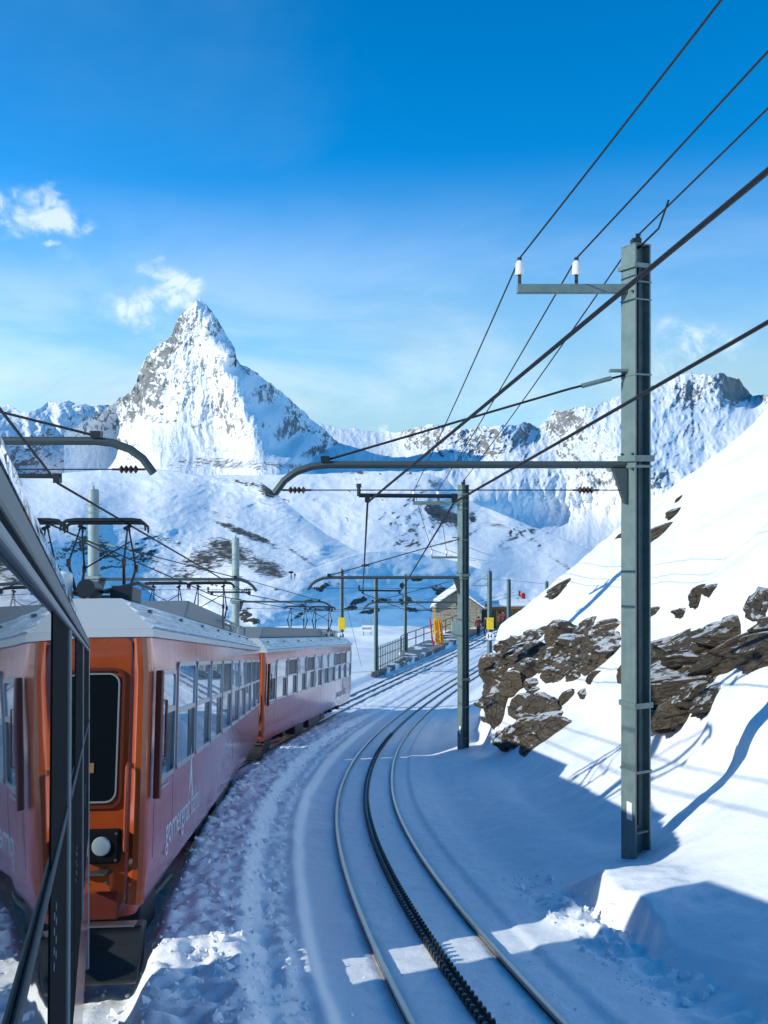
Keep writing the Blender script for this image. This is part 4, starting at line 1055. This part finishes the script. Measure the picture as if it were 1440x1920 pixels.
WR = (-0.34, 0.65); WL = (-GAUGE - 0.80, -GAUGE + 0.24)
mast(RIGHT[0], zrail(Y1), -1, 4.13, 'tall grey steel mast standing in the foreground snow bank with two white insulators', reg=(wires_x(Y1, WR[0]), wires_x(Y1, WR[1])), rot=25)
mast(RIGHT[1], zrail(Y2), -1, 4.2, 'second grey mast right of the empty track, at the foot of the rocks', reg=(wires_x(Y2, WR[0]), wires_x(Y2, WR[1])), rot=25)
mast(RIGHT[2], zrail(Y3), -1, 4.4, 'third mast, almost hidden behind the second grey mast', reg=(wires_x(Y3, WR[0]), wires_x(Y3, WR[1])), rot=20)
LEFT = [(-6.95, 9.9), (-8.02, 26.8), (-6.42, 42.0)]
mast(LEFT[0], zrail(9.9), 1, 4.6, 'mast hidden beside the nearest carriage with only its curved arm showing', reg=(wires_x(9.9, WL[0]) - 0.12, wires_x(9.9, WL[1]) - 0.12), cross=False, base_z=-5.2)
mast(LEFT[1], zrail(26.8), 1, 4.5, 'pale round mast rising above the roof of the orange carriage', reg=(wires_x(26.8, WL[0]), wires_x(26.8, WL[1])), cross=False, style='R', mat='mast_light', dp=0.34, fw=0.34)
mast(LEFT[2], zrail(42.0), 1, 4.2, 'slim mast rising above the coupling of the two red carriages', reg=(wires_x(42, WL[0]), wires_x(42, WL[1])), cross=False, style='R', mat='mast_light', dp=0.36, fw=0.36, top=7.6)


def wire(pts, r, label, group, sag=0.0):
    P = []
    for a, b in zip(pts[:-1], pts[1:]):
        a, b = Vector(a), Vector(b); n = 8 if sag else 2
        for k in range(n):
            f = k / n; p = a.lerp(b, f); p.z -= sag * 4 * f * (1 - f) * (b - a).length; P.append(p)
    P.append(Vector(pts[-1]))
    o = MB().tube(P, r, 6).build('overhead_wire', 'wire'); tag(o, label, 'wire', group); return o


G1 = 'contact wires over the two tracks'
for nm, offs, ys, lab in (('r', WR, (-22.0, -4.2, Y1, Y2, Y3, 62, 80), ('left contact wire above the empty track', 'right contact wire above the empty track')),
                          ('l', WL, (-22.0, -6.0, 9.9, 26.8, 42.0, 60, 78), ('left contact wire above the red train', 'right contact wire above the red train'))):
    for o_, lb in zip(offs, lab):
        wire([(wires_x(y, o_) + (-0.12 if (nm == 'l' and abs(y - 9.9) < 0.1) else (-0.9 if (nm == 'l' and y < 0) else 0)), y, zrail(y) + 4.83 - 0.43) for y in ys], 0.013, lb, G1)
G2 = 'feeder wires carried on top of the masts'
MX = [(5.6, -4.2), (2.88, Y1), (2.14, Y2), (3.48, Y3), (7.2, 62.0)]
wire([(x - 1.33, y, zrail(y) + 7.19) for x, y in MX], 0.0105, 'outermost feeder wire on the far white insulator of the cross arm', G2, 0.004)
wire([(x - 0.68, y, zrail(y) + 7.19) for x, y in MX], 0.0105, 'middle feeder wire on the white insulator nearer the mast', G2, 0.004)
wire([(x + 0.02, y, zrail(y) + 7.45) for x, y in MX], 0.0105, 'feeder wire clamped to the mast tops', G2, 0.004)
wire([(2.9, 11.1, zrail(Y1) + 7.3), (3.0, 10.6, zrail(Y1) + 7.40), (3.02, 10.3, zrail(Y1) + 7.62)], 0.012, 'short jumper loop at the top of the foreground mast', G2)


# ------------------------------------------------------------------ rock outcrops in the hillside
def rock_mesh(seed, flat):
    rn = random.Random(seed); bm = bmesh.new(); bmesh.ops.create_icosphere(bm, subdivisions=4, radius=1.0)
    planes = []
    for k in range(15):
        n = Vector((rn.gauss(0, 1), rn.gauss(0, 1), rn.gauss(0, 0.8))).normalized(); planes.append((n, rn.uniform(0.52, 0.86)))
    lay = [rn.uniform(-0.10, 0.10) for _ in range(40)]
    for v in bm.verts:
        p = v.co.copy()
        for n, d in planes:
            e = p.dot(n) - d
            if e > 0: p -= n * e
        tz = (p.z + 0.10 * p.x + 0.05 * math.sin(3 * p.x + seed) + 2) * 7.0; k = int(tz); fr = tz - k
        w = max(0.0, (fr - 0.75) / 0.25); led = lay[k % 40] * (1 - w) + lay[(k + 1) % 40] * w
        nz_ = float(perlin(np.array([p.x * 2.2 + seed * 7.1 + p.z]), np.array([p.y * 2.2 + p.z * 1.7]))[0]) * 0.10 + float(perlin(np.array([p.x * 6 + seed]), np.array([p.y * 6 + p.z * 6]))[0]) * 0.035
        q = 1 + led + nz_
        v.co = Vector((p.x * q, p.y * q, (p.z + 0.3 * nz_) * flat))
    me = bpy.data.meshes.new('rock'); bm.to_mesh(me); bm.free(); me.materials.append(MAT['outcrop_rock'])
    shade(me, 28); return me


ROCKS = [rock_mesh(i, f) for i, f in enumerate((0.7, 0.6, 0.9, 0.55, 1.0, 0.65, 0.8, 0.5, 1.05, 0.75))]


def inside(u, v, poly):
    c = False; j = len(poly) - 1
    for i in range(len(poly)):
        (xi, yi), (xj, yj) = poly[i], poly[j]
        if (yi > v) != (yj > v) and u < (xj - xi) * (v - yi) / (yj - yi) + xi: c = not c
        j = i
    return c


def put_rock(E, rn, p, size, tilt, yaw, sc=(1, 1, 1)):
    o = bpy.data.objects.new('rock', rn.choice(ROCKS)); link(o, E)
    o.location = p - E.location
    o.rotation_euler = (R(rn.uniform(-22, 22)), R(tilt + rn.uniform(-16, 16)), R(yaw + rn.uniform(-40, 40)))
    o.scale = (size * sc[0] * rn.uniform(0.85, 1.2), size * sc[1] * rn.uniform(0.85, 1.2), size * sc[2] * rn.uniform(0.8, 1.2))


def outcrop(polys, label, step, size, tilt, yaw, sc, seed, holes=(), sink=0.3, extra=()):
    rn = random.Random(seed); pts = []
    for poly in polys:
        us = [p[0] for p in poly]; vs = [p[1] for p in poly]
        v = min(vs)
        while v < max(vs):
            u = min(us) + rn.uniform(0, step)
            while u < max(us):
                uu, vv = u + rn.uniform(-0.4, 0.4) * step, v + rn.uniform(-0.4, 0.4) * step * 0.6
                if inside(uu, vv, poly) and float(perlin(np.array([uu / 40 + seed]), np.array([vv / 24]))[0]) < 0.33 and not any(((uu - a) / ru) ** 2 + ((vv - b) / rv) ** 2 < 1 for a, b, ru, rv in holes):
                    h = hit(uu, vv)
                    if h is not None: pts.append((h, 1.0, uu, vv))
                u += step
            v += step * 0.6
    for (u, v, k) in extra:
        h = hit(u, v)
        if h is not None: pts.append((h, k, u, v))
    if not pts: return
    E = empty('rock_outcrop', pts[0][0]); tag(E, label, 'rock outcrop', 'rock outcrops in the snowy bank')
    for (h, k, u, v) in pts:
        sz = size * k * rn.uniform(0.65, 1.25)
        put_rock(E, rn, h + Vector((sink * sz * 0.5, sink * sz, -sink * sz * 0.4)), sz, tilt, yaw, sc)
    return E


outcrop([[(908, 1290), (930, 1215), (975, 1195), (1000, 1205), (1020, 1230), (1040, 1262), (1030, 1300), (1012, 1330), (1040, 1345), (1025, 1385), (990, 1415), (970, 1420), (965, 1385), (935, 1375), (915, 1330)],
         [(1010, 1215), (1075, 1195), (1165, 1175), (1165, 1225), (1110, 1258), (1060, 1285), (1030, 1262)]],
        'weathered grey brown crag rising beside the curve, left of the tall foreground mast', 25, 0.60, -8, 20, (1.0, 0.9, 0.95), 3,
        holes=((985, 1290, 16, 12), (1005, 1318, 24, 12), (1052, 1228, 18, 12), (955, 1362, 12, 18), (1008, 1255, 20, 12), (972, 1252, 12, 8), (1035, 1290, 22, 14), (1100, 1232, 14, 8), (1020, 1235, 14, 8), (1000, 1390, 9, 10)), sink=0.25, extra=((985, 1380, 1.1), (1000, 1350, 1.0), (950, 1245, 1.2), (930, 1290, 1.1), (940, 1340, 1.1)))
outcrop([[(1200, 1262), (1245, 1215), (1300, 1182), (1360, 1172), (1470, 1165), (1470, 1215), (1400, 1250), (1350, 1272), (1300, 1262), (1230, 1272)],
         [(1200, 1282), (1260, 1290), (1330, 1300), (1362, 1306), (1340, 1322), (1290, 1336), (1262, 1358), (1240, 1350), (1215, 1322)]],
        'long layered brown rock band running right from the tall foreground mast', 27, 0.42, -14, 5, (1.5, 0.85, 0.75), 5, holes=((1372, 1222, 18, 12), (1265, 1245, 16, 7), (1420, 1195, 14, 7)), sink=0.22)
for (lst, lab, k) in (([(1315, 1118, 0.9), (1335, 1108, 0.8), (1285, 1148, 0.55)], 'small dark slab poking out of open snow above the layered band', 0.36), ([(1438, 1128, 1.0)], 'dark rock tip at the frame edge above the layered band', 0.30),
                      ([(1268, 962, 0.9), (1240, 1000, 1.0), (1275, 935, 0.4)], 'pair of brown rocks high on the slope right of the mast', 0.55), ([(1075, 1055, 0.8), (1055, 1103, 1.0), (1050, 1110, 0.6)], 'dark stones on the ridge line above the crag', 0.55),
                      ([(1015, 1190, 0.9), (1060, 1192, 0.7), (1105, 1178, 0.8)], 'stones capped with snow on top of the crag', 0.55), ([(1228, 1150, 0.8), (1222, 1132, 0.5)], 'brown stone close against the right of the mast', 0.36),
                      ([(1112, 1272, 0.7), (1100, 1300, 0.6), (1065, 1312, 0.7), (1045, 1330, 0.6)], 'loose stones scattered on the snow below the crag', 0.36), ([(1163, 1008, 0.9)], 'reddish stone peeping out left of the mast', 0.45)):
    outcrop([], lab, 20, k, -20, 10, (1.5, 0.9, 0.8), int(lst[0][0]), extra=lst, sink=0.15)


# ------------------------------------------------------------------ broken snow thrown up by the plough
def snow_clods():
    rn = random.Random(21); np_r = np.random.RandomState(5); unit = []
    for k in range(6):
        pts = [Vector((rn.gauss(0, 1), rn.gauss(0, 1), rn.gauss(0, 1))).normalized() * rn.uniform(0.7, 1.1) for _ in range(9)]
        bm = bmesh.new(); [bm.verts.new(p) for p in pts]; bmesh.ops.convex_hull(bm, input=bm.verts); bm.verts.index_update()
        use = [v for v in bm.verts if v.link_faces]; ix = {v: i for i, v in enumerate(use)}
        unit.append(([v.co.copy() for v in use], [tuple(ix[v] for v in f.verts) for f in bm.faces])); bm.free()
    m = MB(); zones = ((4.5, 34, -2.45, -1.25, 2600), (5.5, 34, -3.05, -2.45, 700), (7.0, 11.5, 1.25, 1.85, 260), (5, 20, -0.95, 0.95, 160))
    for (s0, s1, t0, t1, n) in zones:
        S_ = s0 + (s1 - s0) * np_r.rand(n) ** 1.6; T_ = t0 + (t1 - t0) * np_r.rand(n); G_ = ground(S_, T_)
        for s, t, g in zip(S_, T_, G_):
            sz = 0.010 * (1 - rn.random()) ** -0.55; sz = min(sz, 0.055) * (0.5 if abs(t) < 1 else 1)
            p = st(s, t, float(g) + sz * 0.25); vs, fs = rn.choice(unit); a = rn.uniform(0, 6.28); c, q = math.cos(a), math.sin(a)
            m.add([(p.x + sz * (v.x * c - v.y * q), p.y + sz * (v.x * q + v.y * c), p.z + sz * v.z * 0.8) for v in vs], fs)
    me = bpy.data.meshes.new('snow_clods'); me.from_pydata(m.v, [], m.f); me.update(); me.materials.append(MAT['snow_clod'])
    o = bpy.data.objects.new('snow_clods', me); link(o); tag(o, 'loose broken snow lumps strewn between train and empty track', 'snow', kind='stuff')


snow_clods()


# ------------------------------------------------------------------ station
def plat_back(s): return np.interp(s, [57, 60, 67.5, 71, 110], [-1.55, -1.62, -2.05, -3.45, -3.9]) - GAUGE


def build_platform():
    s = np.arange(57.5, 108, 0.4); f = np.concatenate([[0.0], np.linspace(0, 1, 20), [1.0]])
    S, Fq = np.meshgrid(s, f, indexing='ij'); T = (-GAUGE - 1.3) * (1 - Fq) + plat_back(S) * Fq
    x, y, z, h = path(S); Z = z + 0.28 + 0.05 * fbm(S * 0.4, T * 0.6, 3); Z[:, 0] = z[:, 0] - 0.3; Z[:, -1] = z[:, -1] - 0.3; Z[0, :] = z[0, :] - 0.3
    o = grid_mesh('station_platform', np.stack([x + T * np.cos(h), y - T * np.sin(h), Z], -1), 'platform_surface'); tag(o, kind='structure')
    for p in o.data.polygons: p.use_smooth = False


build_platform()
# picket fence at the near end of the platform
fs_ = np.linspace(59.6, 67.6, 17); P0 = st(fs_[0], float(plat_back(fs_[0])), 0.2)
FE = empty('metal_fence', P0); tag(FE, 'grey picket fence at the near end of the platform', 'fence')
FP = [st(k, float(plat_back(k)), 0.2) - P0 for k in fs_]
for q in FP:
    MB().box((q.x - 0.03, q.y - 0.03, q.z - 0.4), (q.x + 0.03, q.y + 0.03, q.z + 1.55)).build('picket', 'mast_steel', FE)
for hz in (0.25, 0.85, 1.38):
    MB().tube([q + Vector((0, 0, hz)) for q in FP], 0.028, 6).build('fence_rail', 'mast_steel', FE)
MB().tube([Vector((0.05, 0, 0)), Vector((0.9, -0.8, -0.5))], 0.03, 6).build('fence_stay', 'mast_steel', FE)
# hand railing further along
rs_ = np.arange(70.5, 95, 2.6); pts = [st(k, float(plat_back(k)) + 0.1, 0.25) for k in rs_]
RL = empty('platform_railing', pts[0]); tag(RL, 'dark tubular handrail behind the upright rescue sleds', 'railing')
for p in pts: MB().tube([p - pts[0] - Vector((0, 0, 0.4)), p - pts[0] + Vector((0, 0, 1.22))], 0.04, 6).build('post', 'arm_steel', RL)
for hz in (0.65, 1.2): MB().tube([p - pts[0] + Vector((0, 0, hz)) for p in pts], 0.035, 6).build('handrail', 'arm_steel', RL)


def sled(u, v, y, mat, label, lean, w=0.20, hgt=2.0):
    p = px(u, v, y); E = empty('rescue_sled', p, (0, R(lean), 0)); tag(E, label, 'sled', 'rescue sleds stood upright on the platform')
    prof = [(-w, 0), (-w * 1.05, hgt * 0.5), (-w, hgt * 0.93), (-w * 0.55, hgt), (w * 0.55, hgt), (w, hgt * 0.93), (w * 1.05, hgt * 0.5), (w, 0)]
    MB().prism(prof, 'y', -0.07, 0.05).build('hull', mat, E, bevel=0.03)
    for x in (-w * 0.5, w * 0.5): MB().tube([(x, -0.09, 0.1), (x, -0.12, hgt * 0.5), (x, -0.09, hgt * 0.95)], 0.022, 6).build('runner', 'orange_plastic' if mat == 'yellow_box' else 'yellow_box', E)
    MB().tube([(-w * 0.7, -0.10, hgt * 0.42), (0, -0.13, hgt * 0.50), (w * 0.7, -0.10, hgt * 0.42)], 0.03, 6).build('strap', 'sign_white', E)


sled(820, 1207, 77.3, 'yellow_box', 'yellow rescue sled leaning upright by the railing', -4, 0.17)
sled(829, 1208, 77.0, 'orange_plastic', 'orange rescue sled propped against the yellow one', -6, 0.15)
p = px(812, 1209, 76.5)
RP = empty('marker_pole', p, (0, R(-7), 0)); tag(RP, 'red pole leaning left of the rescue sleds', 'pole')
MB().tube([(0, 0, -0.2), (0, 0, 2.1)], 0.055, 8).build('shaft', 'red_cloth', RP); MB().tube([(0, 0, 2.1), (0, 0, 2.2)], [0.055, 0.01], 8).build('tip', 'red_cloth', RP)


def station_masts():
    for (u, v0, v1, y, lab, wd, arm) in ((641, 1068, 1262, 60, 'mast with yellow box and halt sign behind the tail carriage', 0.22, False), (705, 1080, 1255, 61.5, 'thin grey pole standing at the picket fence', 0.24, False),
                                         (760, 1078, 1216, 73, 'thin grey pole between fence and handrail', 0.22, False), (918, 1070, 1262, 60, 'mast with yellow box and round halt sign beside the crag', 0.26, True), (954, 1086, 1175, 92, 'grey pole in front of the wooden kiosk', 0.34, False),
                                         (1025, 1090, 1180, 100, 'pole tip just clearing the snowy ridge', 0.3, False)):
        p = px(u, v1, y); top = px(u, v0, y).z - p.z
        M = empty('line_mast', p); tag(M, lab, 'mast', 'slender masts around the station')
        m = h_beam(-1.0, top, wd, wd * 0.8, 0.02).build('pole', 'mast_steel', M); m.rotation_euler = (0, 0, R(20))
        MB().tube([(0, 0, top), (0, 0, top + 0.15)], 0.03, 6).build('cap', 'mast_steel', M)
        if u in (641, 918):
            zb = px(u, 1179, y).z - p.z; zt = px(u, 1157, y).z - p.z
            MB().box((-0.20, -0.32, zb), (0.22, -0.13, zt)).build('yellow_box', 'yellow_box', M, bevel=0.02)
            zc = px(u, 1192, y).z - p.z
            if u == 918:
                sg = MB().tube([(0, -0.15, zc), (0, -0.18, zc)], 0.25, 24).build('halt_sign', 'sign_white', M)
            else:
                sg = MB().box((-0.2, -0.18, zc - 0.25), (0.2, -0.15, zc + 0.25)).build('halt_sign', 'sign_white', M)
            lettering('H', 0.42, 'matte_black', sg, Matrix.Translation((-0.145, -0.184, zc - 0.15)) @ Matrix.Rotation(R(90), 4, 'X'))
        if arm:
            zz = px(u, 1098, y).z - p.z; a_ = MB(); a_.tube([(0, 0, zz), (-1.1, 0, zz)], 0.025, 6)
            a_.tube([(0, 0, zz + 0.35), (-0.25, 0, zz + 0.42), (-0.55, 0, zz + 0.40), (-0.85, 0, zz + 0.22), (-1.0, 0, zz)], 0.025, 6); a_.tube([(-0.3, 0, zz + 0.02), (0, 0, zz + 0.3)], 0.02, 6); a_.build('curved_bracket', 'mast_steel', M)
            MB().tube([(0, 0, top - 0.2), (-1.0, 0, zz + 0.1)], 0.01, 5).build('bracket_stay', 'wire', M)


station_masts()
wire([px(646, 1120, 60), px(678, 1250, 58)], 0.012, 'thin guy wire from the halt mast down to the snow', 'guy wires at the station')
wire([px(1025, 1095, 100), px(954, 1088, 92), px(905, 1086, 86)], 0.015, 'line strung between the poles at the kiosk', 'guy wires at the station')


def stone_hut():
    y = 92.0; base = px(858, 1188, y); H = empty('stone_hut', base, (0, 0, R(-6))); tag(H, 'stone hut with gabled snowy roof behind the platform', 'hut')
    w, ev, ap, dp = 2.25, 2.55, 4.1, 5.5
    MB().prism([(-w, -0.8), (w, -0.8), (w, ev), (0, ap - 0.1), (-w, ev)], 'y', 0, dp).build('wall', 'stone_wall', H)
    rn = random.Random(4); blk = []
    for (hh, ww) in ((0.26, 0.5), (0.22, 0.38), (0.3, 0.62), (0.24, 0.44)):
        me = MB().box((0, -0.03, 0), (ww - 0.03, 0.0, hh - 0.03)).mesh('stone'); me.materials.append(MAT['stone_wall']); blk.append((me, ww, hh))
    z = 0.0
    while z < ap - 0.5:
        lim = w if z + 0.3 < ev else w * (ap - 0.25 - (z + 0.3)) / (ap - ev); x = -lim + 0.02
        while x < lim - 0.3 and lim > 0.4:
            me, ww, hh = rn.choice(blk)
            if x + ww < lim and not (0.2 < x + ww / 2 < 0.75 and 0.9 < z < 1.9):
                o = bpy.data.objects.new('stone', me); o.location = (x, 0, z + rn.uniform(0, 0.02)); o.scale = (1, rn.uniform(0.6, 1.5), 0.28 / hh); link(o, H)
            x += ww
        z += 0.29
    for s in (-1, 1):
        a_, b_ = (s * (w + 0.35), ev - 0.25), (0, ap)
        rf = MB().prism([a_, b_, (0, ap + 0.10), (s * (w + 0.35), ev - 0.15)], 'y', -0.45, dp + 0.3).build('roof', 'slate', H)
        MB().prism([(s * (w + 0.33), ev - 0.145), (0, ap + 0.105), (0, ap + 0.34), (s * (w + 0.30), ev + 0.06)], 'y', -0.40, dp + 0.25).build('roof_snow', 'snow', rf, bevel=0.05)
    f = MB().ring(rrect(0.22, 0.95, 0.74, 1.85, 0.02, 1), rrect(0.28, 1.01, 0.68, 1.79, 0.02, 1), 'y', -0.06, 0.0).build('window', 'wood', H)
    MB().box((0.28, -0.02, 1.01), (0.68, -0.004, 1.79)).build('pane', 'dark_glass', f)
    MB().box((-1.4, -0.05, 1.75), (-0.7, -0.032, 1.85)).build('lintel', 'wood', H)


stone_hut()


def kiosk():
    y = 97.0; base = px(958, 1180, y); K = empty('wooden_kiosk', base, (0, 0, R(8))); tag(K, 'small wooden kiosk with flat snowy roof and blue window', 'kiosk')
    MB().box((-1.8, 0.0, -0.8), (2.2, 3.2, 2.15)).build('wall', 'wood', K)
    rf = MB().box((-2.2, -0.7, 2.15), (2.6, 3.5, 2.30)).build('roof', 'slate', K)
    MB().box((-2.15, -0.65, 2.305), (2.55, 3.45, 2.62)).build('roof_snow', 'snow', rf, bevel=0.1)
    MB().box((-2.2, -0.74, 2.10), (2.6, -0.705, 2.32)).build('fascia', 'wood', K)
    for x0, x1, m in ((-0.9, 0.1, 'blue_pane'), (0.5, 1.5, 'dark_glass')):
        f = MB().ring(rrect(x0 - 0.12, 0.55, x1 + 0.12, 1.95, 0.02, 1), rrect(x0, 0.67, x1, 1.83, 0.02, 1), 'y', -0.07, 0.0).build('window', 'yellow_wood', K)
        MB().box((x0, -0.03, 0.67), (x1, -0.004, 1.83)).build('pane', m, f)
    MB().box((-1.55, -0.06, -0.6), (-1.38, 0.0, 2.1)).build('corner_board', 'yellow_wood', K)
    # low dark annex
    MB().box((-3.6, 0.4, -0.8), (-1.81, 2.8, 1.7)).build('annex', 'slate', K)


kiosk()
p = px(972, 1150, 98.0); FL = empty('flag', p); tag(FL, 'red flag flying above the kiosk', 'flag')
MB().tube([(0, 0, -1.5), (0, 0, 2.45)], 0.03, 6).build('flagpole', 'mast_light', FL)
fm = MB(); vs = []; fs = []
for i in range(9):
    for k in range(2): vs.append((0.03 + i * 0.085, 0.07 * math.sin(i * 1.1), 1.75 + k * 0.55 - i * 0.045 + 0.03 * math.sin(i)))
for i in range(8): fs.append((2 * i, 2 * i + 2, 2 * i + 3, 2 * i + 1))
fm.add(vs, fs); fo = fm.build('cloth', 'red_cloth', FL, smooth=True); so = fo.modifiers.new('s', 'SOLIDIFY'); so.thickness = 0.012
MB().box((0.28, -0.04, 1.88), (0.38, 0.085, 2.15)).build('cross_bar', 'sign_white', FL); MB().box((0.20, -0.038, 1.97), (0.46, 0.083, 2.06)).build('cross_bar', 'sign_white', FL)


def post_yellow():
    p = px(814, 1165, 88); E = empty('timber_post', p); tag(E, 'pale timber post left of the stone hut', 'post')
    MB().box((-0.12, -0.12, -1.2), (0.12, 0.12, 1.35)).build('shaft', 'yellow_wood', E); MB().box((-0.15, -0.15, 1.352), (0.15, 0.15, 1.42)).build('cap', 'snow', E)


post_yellow()


def sign_board():
    p = px(688, 1182, 86); E = empty('notice_board', p); tag(E, 'small weathered board standing alone in the snowfield', 'board')
    for x in (-0.3, 0.35): MB().box((x - 0.04, -0.04, -0.8), (x + 0.04, 0.04, 1.1)).build('post', 'grey_trim', E)
    for k in range(4): MB().box((-0.42, -0.07, -0.1 + k * 0.2), (0.42, -0.042, 0.06 + k * 0.2)).build('slat', 'mast_light' if k % 2 else 'sign_white', E)


sign_board()


def cabinet():
    p = px(857, 1196, 83); E = empty('switch_cabinet', p); tag(E, 'grey electrical cabinet at the platform beside the second mast', 'cabinet')
    MB().box((-0.45, 0, -0.3), (0.45, 0.5, 1.35)).build('casing', 'mast_light', E, bevel=0.02); MB().box((-0.40, -0.02, 0.02), (0.40, -0.001, 1.28)).build('door', 'mast_light', E)


cabinet()


# ------------------------------------------------------------------ people
def person(p, rz, label, step=0.12, arm=0.15):
    J = {'pel': ((0, 0, 0.93), 0.16), 'chest': ((0, -0.01, 1.28), 0.19), 'neck': ((0, 0, 1.47), 0.065), 'head': ((0, -0.02, 1.60), 0.105), 'crown': ((0, -0.01, 1.70), 0.075),
         'kl': ((-0.11, -step, 0.50), 0.085), 'al': ((-0.12, step * 0.2, 0.09), 0.055), 'tl': ((-0.13, -0.14, 0.045), 0.045), 'kr': ((0.11, step * 0.6, 0.50), 0.085), 'ar': ((0.12, step * 1.6, 0.10), 0.055), 'tr': ((0.13, step * 1.6 - 0.14, 0.05), 0.045),
         'sl': ((-0.22, 0, 1.40), 0.085), 'el': ((-0.30, 0.03, 1.13), 0.062), 'hl': ((-0.29, -arm, 0.90), 0.045), 'sr': ((0.22, 0, 1.40), 0.085), 'er': ((0.31, 0.02, 1.13), 0.062), 'hr': ((0.28, -arm * 1.3, 0.92), 0.045)}
    E_ = [('pel', 'chest'), ('chest', 'neck'), ('neck', 'head'), ('head', 'crown'), ('pel', 'kl'), ('kl', 'al'), ('al', 'tl'), ('pel', 'kr'), ('kr', 'ar'), ('ar', 'tr'), ('chest', 'sl'), ('sl', 'el'), ('el', 'hl'), ('chest', 'sr'), ('sr', 'er'), ('er', 'hr')]
    ks = list(J); me = bpy.data.meshes.new('person'); me.from_pydata([J[k][0] for k in ks], [(ks.index(a), ks.index(b)) for a, b in E_], [])
    o = bpy.data.objects.new('person', me); link(o); o.location = p; o.rotation_euler = (0, 0, R(rz))
    sk = o.modifiers.new('skin', 'SKIN'); lay = me.skin_vertices[0].data
    for i, k in enumerate(ks):
        r = J[k][1]; lay[i].radius = (r, r * (0.75 if k in ('pel', 'chest') else 1)); lay[i].use_root = (k == 'pel')
    sk.use_smooth_shade = True; sb = o.modifiers.new('sub', 'SUBSURF'); sb.levels = 1; sb.render_levels = 1
    me.materials.append(MAT['cloth']); tag(o, label, 'person', 'people waiting at the station')
    MB().tube([(0, -0.005, 1.63), (0, 0, 1.69), (0, 0, 1.74), (0, 0, 1.765)], [0.112, 0.11, 0.075, 0.02], 12).build('hat', 'matte_black', o, smooth=True)
    return o


for (u, v, y, rz, lab, stp) in ((897, 1194, 84, 20, 'person in dark clothes standing before the stone hut', 0.10), (911, 1193, 84.5, -60, 'person in dark trousers partly behind the halt mast', 0.15), (936, 1184, 88, 100, 'person standing just right of the round halt sign', 0.05), (944, 1180, 91, -30, 'person waiting in front of the kiosk window', 0.08)):
    person(px(u, v, y), rz, lab, stp)
p = px(546, 1086, 284); E = empty('summit_marker', p); tag(E, 'dark signpost on top of the knoll behind the train', 'signpost')
MB().box((-0.12, -0.12, -0.8), (0.12, 0.12, 2.4)).build('post', 'matte_black', E); MB().box((-0.7, -0.06, 1.75), (0.6, 0.06, 2.3)).build('board', 'matte_black', E)
person(px(553, 1085, 282), 30, 'tiny dark figure beside the signpost on the knoll').scale = (1, 1, 0.95)
